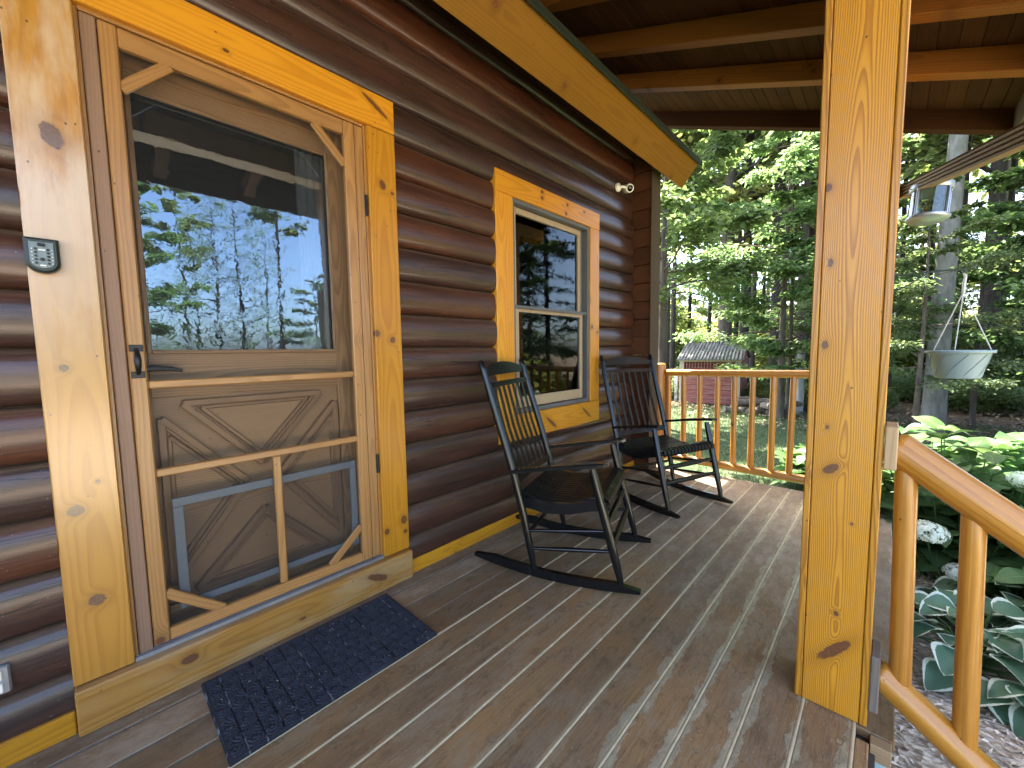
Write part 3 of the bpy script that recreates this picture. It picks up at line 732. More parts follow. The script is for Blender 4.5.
sr = empty('stair_railing', 'peeled log handrail sloping down beside the porch steps', 'railing', None, (1.79, 1.6, 0)); W = Matrix.Translation((-1.79, -1.6, 0))
YS = 1.590; sl_ = -.77
mb = MB(); mb.box((1.7685, YS-.055, .800), (1.797, YS+.045, .925), 2, .003); o = mb.build('mounting_block', 'tan_edge', sr); o.data.transform(W)
mb = MB(); mb.box((1.7685, YS-.055, .06), (1.790, YS+.045, .235), 2, .003); o = mb.build('mounting_block', 'tread', sr); o.data.transform(W)
mb = MB(); mb.rod((1.782, YS, .868), (3.05, YS, .868+(3.05-1.782)*sl_), .047, .045, 24); rpart('top_rail', mb, sr, W)
mb = MB(); mb.rod((1.775, YS, .170), (3.05, YS, .170+(3.05-1.775)*sl_), .042, .042, 24); rpart('bottom_rail', mb, sr, W)
for i, x in enumerate((1.824, 1.957, 2.090, 2.223, 2.36, 2.50, 2.64)):
    t = .865+(x-1.782)*sl_-.012; b = .175+(x-1.775)*sl_+.010
    mb = MB(); mb.rod((x+.010, YS, b), (x-.006, YS, t), .0255, .0245, 18); rpart('baluster', mb, sr, W)

# ================================================================== STEPS
sp = empty('porch_steps', 'grey wooden steps going down from the porch edge', 'steps', None, (2., 1.0, -.5)); W = Matrix.Translation((-2., -1.0, .5))
for k in range(3):
    z = -.165*(k+1)+.0; x = 1.80+.27*k
    if z < -.5: break
    mb = MB(); mb.box((x, .35, z-.035), (x+.29, 1.50, z), 1, .004); o = mb.build('tread', 'tread', sp); o.data.transform(W)
    mb = MB(); mb.box((x+.262, .36, z-.168), (x+.28, 1.495, z-.0355), 1, .002); o = mb.build('riser', 'tread', sp); o.data.transform(W)

# ================================================================== PORCH ROOF
m = .390; zr = 2.775; xr = 1.77
zb = lambda x: zr-m*(x-xr)
pr = empty('porch_roof', 'dark stained porch roof seen from below with exposed rafters', 'roof')
cosm = 1/math.sqrt(1+m*m); ang = math.atan(m)
def sloped(mb, x0, x1, y0, y1, d0, d1, b=.003, axis=0, voff=None, rn=None):
    """box lying along the roof slope between x0 and x1, depth d0..d1 above the rafter underside"""
    L = (x1-x0)/cosm; xc = (x0+x1)/2; zc = zb(xc)
    mb.box((xc-L/2, y0, zc+d0), (xc+L/2, y1, zc+d1), axis, b, rot=((xc, (y0+y1)/2, zc), Matrix.Rotation(ang, 3, 'Y')), voff=voff, rn=rn)
for y in (3.52, 2.91, 2.30, 1.69, 1.08, .47, -.14, -.75, -1.36):
    mb = MB(); sloped(mb, -.75, 2.28, y, y+.085, 0, .125, .004); mb.build('rafter', 'rafter', pr)
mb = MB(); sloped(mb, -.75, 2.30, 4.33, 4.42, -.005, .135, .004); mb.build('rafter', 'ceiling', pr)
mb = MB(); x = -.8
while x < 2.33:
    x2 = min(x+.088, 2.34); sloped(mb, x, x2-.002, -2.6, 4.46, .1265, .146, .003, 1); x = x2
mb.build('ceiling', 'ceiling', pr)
mb = MB(); sloped(mb, -.9, 2.36, -2.65, 4.50, .147, .17, .002); mb.build('roofing', 'green_metal', pr)
mb = MB(); mb.box((1.592, -2.6, 2.62), (1.764, 4.40, 2.775), 1, .004); mb.build('header_beam', 'pine', pr)
# eave board and gutter
mb = MB(); mb.box((2.300, -2.6, zb(2.3)-.03), (2.325, 4.47, zb(2.3)+.125), 1, .003); mb.build('eave_board', 'corner', pr)
mb = MB(); gx, gz = 2.328, zb(2.3)-.01
mb.prism([(gx, gz+.11), (gx, gz), (gx+.07, gz), (gx+.09, gz+.04), (gx+.11, gz+.10), (gx+.105, gz+.10), (gx+.085, gz+.045), (gx+.068, gz+.004), (gx+.004, gz+.004), (gx+.004, gz+.11)], (-2.6, 4.47), 1, 1)
mb.build('gutter', 'downspout', pr, fix=True)

# ribbed tan downspout slanting in front of the woods
ds = empty('downspout', 'ribbed tan downspout slanting from the far post past the woods', 'downspout', None, (1.78, 3.85, 2.19))
W = Matrix.Translation((-1.78, -3.85, -2.19))
a = Vector((1.772, 3.90, 2.188)); b = Vector((2.190, 1.70, 1.755))
def ribbed(a, b, upv, w=.075, d=.05):
    mb = MB(); t = (b-a).normalized(); n_ = Vector(upv); n_ = (n_-t*n_.dot(t)).normalized(); s_ = t.cross(n_)
    prof = []
    K = 4
    for sgn in (1, -1):
        for k in range(K*8+1):
            q = k/(K*8); yy = (q-.5)*w*sgn; h = d/2-(.013 if (q*K % 1) > .62 else 0); prof.append((-h*sgn if False else h*sgn, yy))
    V = [p+s_*x+n_*y for p in (a, b) for (x, y) in prof]; n = len(prof)
    mb.add(V, [(i, (i+1) % n, (i+1) % n+n, i+n) for i in range(n)]+[tuple(range(n))[::-1], tuple(range(n, 2*n))])
    return mb
o = ribbed(a, b, (0, 0, 1)).build('slanted_pipe', 'downspout', ds, fix=True); o.data.transform(W)
o = ribbed(b+Vector((0, -.01, .03)), Vector((2.19, 1.70, -.40)), (1, 0, 0)).build('drop_pipe', 'downspout', ds, fix=True); o.data.transform(W)

# hanging feeder with a glass tube
fd = empty('hanging_feeder', 'metal and glass bird feeder hanging under the tan downspout', 'bird feeder', None, (1.898, 3.45, 1.975)); fd.scale = (.84, .84, .84); fd.rotation_euler = (R(-5), R(6), R(25))
mb = MB(); mb.lathe([(.0, .150), (.02, .148), (.07, .140), (.108, .130), (.112, .122), (.112, .082), (.10, .080), (.0, .079)], n=28); mb.build('roof_cap', 'grey_metal', fd)
mb = MB(); mb.lathe([(.104, -.090), (.104, .084)], n=28); mb.build('glass_tube', 'clear_glass', fd)
mb = MB(); mb.lathe([(.0, -.125), (.10, -.118), (.112, -.108), (.115, -.095), (.11, -.092), (.085, -.098), (.0, -.098)], n=28); mb.build('tray', 'grey_metal', fd)
for k in range(4):
    th = k*math.pi/2+.5; mb = MB(); mb.tube([(.108*math.cos(th), .108*math.sin(th), -.10), (.108*math.cos(th), .108*math.sin(th), .09)], .008, 8); mb.build('upright', 'grey_metal', fd)
mb = MB(); mb.tube([(0, 0, .14), (.012, 0, .19), (0, 0, .23), (-.01, 0, .245)], .005, 8); mb.tube([(-.12, 0, .10), (-.05, .01, .15), (.0, 0, .20)], .003, 6); mb.tube([(.12, 0, .10), (.05, -.01, .15), (.0, 0, .20)], .003, 6); mb.build('hanger_wire', 'chain', fd)

# dark outdoor lamp under the eave
lp = empty('eave_lamp', 'dark metal lamp hanging under the porch eave', 'lamp', None, (2.262, 3.22, 2.545))
mb = MB(); mb.lathe([(.0, .04), (.03, .038), (.055, .02), (.068, -.02), (.070, -.05), (.064, -.05), (.05, -.01), (.0, .005)], n=24); mb.build('shade', 'black_metal', lp)
mb = MB(); mb.tube([(0, 0, .04), (0, 0, .075)], .012, 10); mb.build('stem', 'black_metal', lp)
mb = MB(); mb.lathe([(.0, -.055), (.025, -.048), (.032, -.03), (.02, -.005)], n=16); mb.build('bulb', 'white_plastic', lp)

# ================================================================== FITTINGS ON THE WALL
# key lock box
lb = empty('key_lock_box', 'dark green key lock box with push buttons on the pale door trim', 'lock box', None, (.0005, -.060, 1.438))
def shield(w, h, n=14):
    p = [(-w, h), (w, h)]; r = w
    for k in range(n+1):
        th = -math.pi*k/n; p.append((w*math.cos(th), -h+r*.9+r*.9*math.sin(th)))
    return p
def shield_body(w, h, x0, x1, bev):
    mb = MB(); P = []
    for (ww, hh, x) in ((w, h, x0), (w, h, x1-bev), (w-bev, h-bev, x1)): P.append([(x, a, b) for a, b in shield(ww, hh)])
    n = len(P[0]); V = sum(P, []); F = []
    for i in range(2):
        for k in range(n): F.append((i*n+k, i*n+(k+1) % n, (i+1)*n+(k+1) % n, (i+1)*n+k))
    F.append(tuple(range(2*n, 3*n))); mb.add(V, F); return mb
shield_body(.033, .048, 0, .030, .006).build('body', 'lockbox', lb, fix=True)
shield_body(.0235, .037, .0302, .0335, .002).build('cover_plate', 'lockbox_plate', lb, fix=True)
mb = MB()
for k in range(5):
    for s_ in (-1, 1): mb.tube([(.0335, s_*.0115, .016-k*.0095), (.0362, s_*.0115, .016-k*.0095)], .0033, 10)
mb.build('button', 'lens', lb)
mb = MB()
for k in range(5):
    for s_ in (-1, 1): mb.box((.0336, s_*.0185-.0011, .0148-k*.0095), (.0342, s_*.0185+.0011, .0172-k*.0095), 1, .0002)
mb.box((.0336, -.0065, .0125), (.0342, .0065, .0165), 1, .0002); mb.box((.0336, -.0055, -.030), (.0342, .0055, -.026), 1, .0002)
mb.build('print', 'ink_white', lb)
mb = MB(); mb.tube([(.0335, 0, -.012), (.039, 0, -.012)], .0045, 12); mb.build('dial', 'black_metal', lb)
mb = MB(); mb.box((.0336, -.007, .024), (.040, .007, .032), 1, .0015); mb.build('latch', 'black_metal', lb)

# outlet cover at the left
ob = empty('outdoor_outlet', 'pale metal outlet cover low on the logs left of the door', 'outlet', None, (.004, -.240, .258))
mb = MB(); mb.box((-.03, -.036, -.040), (.004, .036, .040), 2, .004); mb.build('plate', 'track_metal', ob)
mb = MB()
for z in (-.018, .018): mb.box((.0042, -.022, z-.013), (.012, .022, z+.013), 1, .003)
mb.build('flap', 'white_plastic', ob)

# security camera
sc_ = empty('security_camera', 'small white security camera near the wall corner', 'camera', None, (-.008, 3.25, 2.545))
mb = MB(); mb.lathe([(.0, .022), (.030, .022), (.036, .012), (.036, 0)], n=20, M4=Matrix.Rotation(R(90), 4, 'Y')); mb.build('base', 'white_plastic', sc_)
mb = MB(); mb.tube([(.015, 0, 0), (.045, .02, .0), (.065, .055, -.005)], .012, 10); mb.build('arm', 'white_plastic', sc_)
dv = Vector((.72, -.55, -.28)).normalized(); c0 = Vector((.055, .085, .0))
q = dv.to_track_quat('Z', 'Y').to_matrix().to_4x4()
mb = MB(); mb.lathe([(.0, -.055), (.028, -.053), (.036, -.04), (.037, .035), (.034, .045), (.026, .045)], c0, 22, M4=q); mb.build('housing', 'white_plastic', sc_)
mb = MB(); mb.lathe([(.026, .0455), (.024, .040), (.0, .042)], c0, 22, M4=q); mb.build('lens', 'lens', sc_)

# ================================================================== DOOR MAT
ny, nx = 190, 110; xa, xb2, ya, yb = .066, .474, .199, .910
V = []; F = []
gxs = np.linspace(xa, xb2, nx); gys = np.linspace(ya, yb, ny)
cellx, celly = .0455, .0475
for j, y in enumerate(gys):
    for i, x in enumerate(gxs):
        uu = (x-xa)/cellx; vv = (y-ya)/celly
        row = math.floor(uu); fu = uu-row; fv = (vv+.5*(row % 2)) % 1
        d = math.hypot((fu-.1)*1.0, (fv-.5)*1.15)
        h = .0045*max(0, 1-d*1.0)**.6 * (1 if d < .95 else 0)+.0022*(math.sin(d*26) > 0)
        if vv % 1 < .09: h = .0
        e = min(x-xa, xb2-x, y-ya, yb-y)
        if e < .012: h = .003
        if e <= 1e-6: h = -.007
        V.append((x, y, .0085+h+random.uniform(-.0004, .0004)))
for j in range(ny-1):
    for i in range(nx-1): F.append((j*nx+i, j*nx+i+1, (j+1)*nx+i+1, (j+1)*nx+i))
n = NT('navy_mat_rubber'); tc = n.n('ShaderNodeTexCoord').outputs['Object']; ao = n.noise(tc, 160., 4., .7); b2 = n.noise(tc, 7., 4.)
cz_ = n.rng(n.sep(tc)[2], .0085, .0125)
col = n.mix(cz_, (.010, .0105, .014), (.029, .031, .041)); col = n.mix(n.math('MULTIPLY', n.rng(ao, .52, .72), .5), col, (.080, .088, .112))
col = n.mix(n.math('MULTIPLY', n.rng(b2, .5, .75), .35), col, (.06, .065, .08))
yy_ = n.sep(tc)[1]; gl_ = n.math('LESS_THAN', n.math('FRACT', n.math('DIVIDE', n.math('SUBTRACT', yy_, ya), celly)), .085)
col = n.mix(n.math('MULTIPLY', n.math('MULTIPLY', gl_, n.rng(n.noise(tc, 22., 3.), .5, .62)), .6), col, (.24, .25, .27))
n.bsdf(col, .75, n.bump(ao, .5, .003), Specular_IOR_Level=.3); M['mat'] = n.m
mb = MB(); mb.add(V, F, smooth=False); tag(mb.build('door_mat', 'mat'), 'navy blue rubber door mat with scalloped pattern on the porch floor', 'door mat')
# crumbs of dry leaf on mat and floor
mb = MB()
def crumb(x, y, z, s):
    a = random.uniform(0, 6.3); l = s*random.uniform(.6, 2.2); w = s*.4; c, s2 = math.cos(a), math.sin(a)
    P = [(x+c*l, y+s2*l, z), (x-s2*w, y+c*w, z+s*.3), (x-c*l, y-s2*l, z), (x+s2*w, y-c*w, z+s*.2)]
    mb.add(P, [(0, 1, 2), (0, 2, 3)])
for _ in range(70): crumb(random.uniform(.08, .46), random.uniform(.21, .9), .0165, random.uniform(.0015, .0035))
for _ in range(420): crumb(random.uniform(.04, 1.58), random.uniform(-.3, 3.8), .0022, random.uniform(.0012, .003))
for _ in range(80): crumb(random.uniform(.005, .06), random.uniform(-.1, 3.4), .0022, random.uniform(.0015, .004))
tag(mb.build('leaf_litter', 'crumb'), None, None, None, 'stuff')

# ================================================================== ROCKING CHAIRS
def make_chair():
    root = empty('rocking_chair', 'x', 'rocking chair', 'black wooden rocking chairs')
    L = lambda p, q, t: tuple(p[i]+(q[i]-p[i])*t for i in range(3))
    w = .27
    for s in (-1, 1):
        # rocker: a flat curved runner
        mb = MB(); P = []; N = 22
        for i in range(N+1):
            t = i/N; u = -.580+t*.865; z = .035*((u+.12)/.40)**2 if u < -.12 else .028*((u+.12)/.40)**2
            hgt = .044*min(1, .35+min(t, 1-t)*5)
            P.append((u, z+.001, hgt))
        V = []; F = []
        for (u, z, hgt) in P:
            for (dy, dz_) in ((-.013, 0), (.013, 0), (.013, hgt), (-.013, hgt)): V.append((u, s*w+dy, z+dz_))
        for i in range(N):
            for k in range(4): F.append((4*i+k, 4*i+(k+1) % 4, 4*i+4+(k+1) % 4, 4*i+4+k))
        F += [(3, 2, 1, 0), tuple(4*N+k for k in range(4))]
        mb.add(V, F); mb.build('rocker', 'chair', root, fix=True)
        # rear leg runs up into the back post
        q = [(-.237, .040), (-.262, .16), (-.300, .34), (-.338, .50), (-.385, .66), (-.448, .86), (-.505, 1.05), (-.520, 1.095), (-.522, 1.105)]
        rr = [.0135, .019, .0205, .0205, .0205, .020, .0185, .0165, .010]
        mb = MB(); mb.tube([(a, s*w, b) for a, b in q], rr, 14); mb.build('back_post', 'chair', root)
        q = [(.200, .040), (.176, .14), (.150, .24), (.112, .39), (.080, .515), (.061, .592)]
        mb = MB(); mb.tube([(a, s*w, b) for a, b in q], [.0135, .019, .0215, .022, .020, .017], 14); mb.build('leg', 'chair', root)
        # arm: flat paddle
        q = [(-.360, .535), (-.26, .555), (-.12, .583), (.02, .606), (.08, .616), (.118, .620), (.138, .622)]; ww = [.017, .019, .024, .031, .031, .024, .008]
        mb = MB(); V = []; F = []
        for (u, z), h_ in zip(q, ww):
            o_ = s*(w+.006)
            for (dy, dz_) in ((-h_, -.009), (h_, -.009), (h_, .005), (h_*.8, .010), (-h_*.8, .010), (-h_, .005)): V.append((u, o_+dy, z+dz_))
        k6 = 6
        for i in range(len(q)-1):
            for k in range(k6): F.append((k6*i+k, k6*i+(k+1) % k6, k6*(i+1)+(k+1) % k6, k6*(i+1)+k))
        F += [tuple(range(6))[::-1], tuple(range(len(V)-6, len(V)))]
        mb.add(V, F); mb.build('armrest', 'chair', root, fix=True)
        # side seat rail and side stretchers
        mb = MB(); q = [(-.300, .392), (-.18, .372), (-.05, .384), (.06, .418), (.112, .432)]
        V = []; F = []
        for (u, z) in q:
            for (dy, dz_) in ((-.012, -.028), (.012, -.028), (.012, .024), (-.012, .024)): V.append((u, s*(w-.002)+dy, z+dz_))
        for i in range(len(q)-1):
            for k in range(4): F.append((4*i+k, 4*i+(k+1) % 4, 4*i+4+(k+1) % 4, 4*i+4+k))
        F += [(3, 2, 1, 0), tuple(len(V)-4+k for k in range(4))]
        mb.add(V, F); mb.build('seat_rail', 'chair', root, fix=True)
        for (za, zb_) in ((.145, .205), (.235, .300)):
            mb = MB(); ua = -.237-.28*(za-.04)/1.06*.8; ub = .200-.139*(zb_-.04)/.552
            mb.tube([(ua, s*w, za), ((ua+ub)/2, s*w, (za+zb_)/2), (ub, s*w, zb_)], [.008, .0115, .008], 10); mb.build('stretcher', 'chair', root)
    for z in (.225, .325):
        u = .200-.139*(z-.04)/.552; mb = MB(); mb.tube([(u, -w, z), (u, -w*.6, z), (u, 0, z), (u, w*.6, z), (u, w, z)], [.011, .015, .018, .015, .011], 12); mb.build('stretcher', 'chair', root)
    mb = MB(); mb.tube([(-.275, -w, .215), (-.275, w, .215)], .011, 10); mb.build('stretcher', 'chair', root)
    # seat slats, front to back, rolled over the front rail
    mb = MB(); ns = 15; prof = [(-.315, .428), (-.25, .404), (-.17, .392), (-.08, .397), (.0, .424), (.07, .452), (.11, .455), (.134, .443), (.140, .424), (.134, .405)]
    for k in range(ns):
        yc = (k-(ns-1)/2)*.0345; hw = .0125; V = []; F = []
        for i, (u, z) in enumerate(prof):
            i0, i1 = max(i-1, 0), min(i+1, len(prof)-1); tx, tz = prof[i1][0]-prof[i0][0], prof[i1][1]-prof[i0][1]; l = math.hypot(tx, tz); nx_, nz_ = -tz/l, tx/l
            for (dy, dd) in ((-hw, -.004), (hw, -.004), (hw, .003), (-hw, .003)): V.append((u+nx_*dd, yc+dy, z+nz_*dd))
        for i in range(len(prof)-1):
            for q in range(4): F.append((4*i+q, 4*i+(q+1) % 4, 4*i+4+(q+1) % 4, 4*i+4+q))
        F += [(3, 2, 1, 0), tuple(len(V)-4+q for q in range(4))]
        mb.add(V, F)
    mb.build('seat', 'chair_seat', root, fix=True)
    mb = MB(); mb.tube([(.118, -w, .424), (.118, w, .424)], .016, 12); mb.tube([(-.305, -w, .405), (-.305, w, .405)], .014, 12); mb.build('seat_rail', 'chair', root)
    # back: crest rail, second rail, lower rail, slats
    ub = lambda z: -.338-.182*(z-.50)/.595
    def brail(zc, hb, ht, arch, nm):
        mb = MB(); V = []; F = []; N = 14
        for i in range(N+1):
            t = i/N; y = -(w-.008)+t*2*(w-.008); s_ = math.sin(math.pi*t); bow = -.012*s_
            zt = zc+ht+arch*s_**.8; zl = zc-hb
            for (du, z) in ((-.008, zl), (.008, zl), (.008, zt), (-.008, zt)): V.append((ub(z)+du+bow, y, z))
        for i in range(N):
            for k in range(4): F.append((4*i+k, 4*i+(k+1) % 4, 4*i+4+(k+1) % 4, 4*i+4+k))
        F += [(3, 2, 1, 0), tuple(4*N+k for k in range(4))]
        mb.add(V, F); mb.build(nm, 'chair', root, fix=True)
    brail(1.040, .016, .012, .042, 'crest_rail'); brail(.974, .014, .014, 0, 'back_rail'); brail(.486, .018, .018, 0, 'back_rail')
    for k in range(7):
        y = (k-3)*.066; mb = MB(); bow = -.012*math.cos(y/.27*1.4); V = []
        za, zb_ = .495, .97; hw = .0105
        for z in (za, (za+zb_)/2, zb_):
            for (du, dy) in ((-.004, -hw), (-.004, hw), (.004, hw), (.004, -hw)): V.append((ub(z)+du+bow-(.010 if z not in (za, zb_) else 0), y+dy, z))
        F = [(4*i+k2, 4*i+(k2+1) % 4, 4*i+4+(k2+1) % 4, 4*i+4+k2) for i in range(2) for k2 in range(4)]
        mb.add(V, F); mb.build('back_slat', 'chair', root, fix=True)
    return root
c1 = make_chair(); c1.location = (.6236, 1.8383, 0); c1.rotation_euler = (0, 0, .3397)
c1['label'] = 'black rocking chair closer to the door, below the window, turned toward the far rail'
c2 = copy_tree(c1); c2.location = (.6254, 2.9766, 0); c2.rotation_euler = (0, 0, -.3553)
c2['label'] = 'black rocking chair in front of the log newel of the far railing'

# ================================================================== GROUND
def sheet(name, x0, x1, y0, y1, n, z, mat, amp=.0, hole=None):
    xs = np.linspace(x0, x1, n); ys = np.linspace(y0, y1, n); V = []; F = []
    for j in range(n):
        for i in range(n):
            x, y = xs[i], ys[j]; d = max(0, math.hypot(x-1, y-1)-6)
            V.append((x, y, z+amp*min(1, d/10)*(math.sin(x*.31+1)*math.cos(y*.27)+.4*math.sin(x*.9+y*.7))))
    for j in range(n-1):
        for i in range(n-1): F.append((j*n+i, j*n+i+1, (j+1)*n+i+1, (j+1)*n+i))
    mb = MB(); mb.add(V, F, smooth=True); return tag(mb.build(name, mat), None, None, None, 'structure')
g = sheet('lawn', -150, 150, -150, 150, 160, -.52, 'ground', .10)
n = NT('bounce_gravel'); pos = n.n('ShaderNodeNewGeometry').outputs['Position']; b0_ = n.noise(pos, 30., 5., .7)
n.bsdf(n.mix(b0_, (.30, .25, .19), (.52, .45, .36)), .95, n.bump(b0_, .6, .03), Specular_IOR_Level=.1); M['gravel'] = n.m
mb = MB(); mb.add([(4.6, -22, -.47), (19, -22, -.47), (17, 13, -.47), (5.6, 10, -.47), (4.8, 4, -.47)], [(0, 1, 2, 3, 4)]); tag(mb.build('bounce_sheet', 'gravel'), None, None, None, 'structure')  # unseen pale ground added to bounce warm light onto the porch
# mulch bed beside the steps
mb = MB(); V = []; F = []; K = 40
V.append((3.0, 3.2, -.485))
for k in range(K):
    th = 2*math.pi*k/K; r = 1+.06*math.sin(3*th+1)+.04*math.sin(7*th); V.append((3.0+1.35*r*math.cos(th), 3.0+2.9*r*math.sin(th), -.505))
F = [(0, 1+k, 1+(k+1) % K) for k in range(K)]
mb.add(V, F, smooth=True); tag(mb.build('mulch_bed', 'mulch'), None, None, None, 'structure')
mb = MB()
for _ in range(17000):
    a = random.uniform(0, 6.283); r = math.sqrt(random.random()); x = 3.0+1.3*r*math.cos(a); y = 3.0+2.8*r*math.sin(a)
    th = random.uniform(0, 6.3); l = random.uniform(.006, .026); w = random.uniform(.003, .007); c, s_ = math.cos(th), math.sin(th); z = -.505+.02*(1-r)+random.uniform(.002, .014); tz = random.uniform(-.008, .008)
    mb.add([(x-c*l, y-s_*l, z-tz), (x-s_*w, y+c*w, z+.004), (x+c*l, y+s_*l, z+tz), (x+s_*w, y-c*w, z)], [(0, 1, 2, 3)], None, random.random())
chips = mb.build('wood_chips', None or 'chip'); tag(chips, None, None, None, 'stuff')
n = NT('loose_chip'); rn = n.attr('rnd', 'Fac'); n.bsdf(n.mix(rn, (.40, .31, .23), (.84, .71, .55)), .9); chips.data.materials[0] = n.m

# grass blades on the part of the lawn that is seen close
def np_mesh(name, V, F4, gc, rn, mat, smooth=True):
    me = bpy.data.meshes.new(name); nv = len(V); nf = len(F4); k = F4.shape[1]
    me.vertices.add(nv); me.vertices.foreach_set('co', V.astype(np.float32).ravel())
    me.loops.add(nf*k); me.loops.foreach_set('vertex_index', F4.astype(np.int32).ravel())
    me.polygons.add(nf); me.polygons.foreach_set('loop_start', np.arange(0, nf*k, k, dtype=np.int32))
    me.polygons.foreach_set('use_smooth', np.full(nf, smooth))
    me.update(calc_edges=True)
    a = me.attributes.new('gc', 'FLOAT_VECTOR', 'POINT'); a.data.foreach_set('vector', gc.astype(np.float32).ravel())
    a = me.attributes.new('rnd', 'FLOAT', 'POINT'); a.data.foreach_set('value', rn.astype(np.float32))
    me.materials.append(M[mat]); return me
def leaves_mesh(name, P, D, Nn, L, W_, mat, rn, fold=.25):
    """rhombic folded leaves: base P, direction D, normal Nn, length L, width W_"""
    n = len(P); S_ = np.cross(D, Nn); L = np.asarray(L).reshape(-1, 1)*np.ones((n, 1)); W2 = np.asarray(W_).reshape(-1, 1)*np.ones((n, 1))
    V = np.empty((n, 6, 3)); 
    V[:, 0] = P; V[:, 1] = P+D*L*.35+S_*W2*.5-Nn*W2*fold*-.5; V[:, 2] = P+D*L*.75+S_*W2*.36+Nn*W2*fold*.3; V[:, 3] = P+D*L-Nn*L*.10
    V[:, 4] = P+D*L*.75-S_*W2*.36+Nn*W2*fold*.3; V[:, 5] = P+D*L*.35-S_*W2*.5+Nn*W2*fold*.5
    base = (np.arange(n)*6)[:, None]
    F = np.concatenate([base+np.array([[0, 1, 2, 3]]), base+np.array([[0, 3, 4, 5]])])
    gc = np.zeros((n, 6, 3)); gc[:, :, 1] = np.array([0, 1, .8, 0, -.8, -1.]); gc[:, :, 0] = np.array([0, .35, .75, 1, .75, .35])
    return np_mesh(name, V.reshape(-1, 3), F, gc.reshape(-1, 3), np.repeat(rn, 6), mat)
def unit(a): return a/np.maximum(np.linalg.norm(a, axis=-1, keepdims=True), 1e-9)

NB = 46000
P = np.column_stack([rng.uniform(-4.5, 4.2, NB), 3.95+8.5*rng.random(NB)**1.3, np.full(NB, -.52)])
D = unit(np.column_stack([rng.normal(0, .35, NB), rng.normal(0, .35, NB), np.ones(NB)])); Nn = unit(np.cross(D, rng.normal(size=(NB, 3))))
go = bpy.data.objects.new('grass', leaves_mesh('grass', P, D, Nn, rng.uniform(.03, .085, NB), rng.uniform(.005, .009, NB), 'grassblade', rng.random(NB))); COL.objects.link(go); tag(go, None, None, None, 'stuff')
# fallen leaves on the forest floor
NF = 9000
P = np.column_stack([rng.uniform(-9, 8, NF), rng.uniform(9.5, 24, NF), np.full(NF, -.50)+rng.random(NF)*.03])
D = unit(np.column_stack([rng.normal(size=(NF, 2)), rng.normal(0, .25, NF)])); Nn = unit(np.column_stack([rng.normal(0, .3, (NF, 2)), np.ones(NF)]))
Nn = unit(Nn-D*(Nn*D).sum(1, keepdims=True))
n = NT('dry_leaf'); rn = n.attr('rnd', 'Fac'); n.bsdf(n.mix(rn, (.12, .075, .04), (.38, .30, .2)), .8); M['dryleaf'] = n.m
fo = bpy.data.objects.new('fallen_leaves', leaves_mesh('fallen_leaves', P, D, Nn, rng.uniform(.05, .11, NF), rng.uniform(.04, .07, NF), 'dryleaf', rng.random(NF))); COL.objects.link(fo); tag(fo, None, None, None, 'stuff')

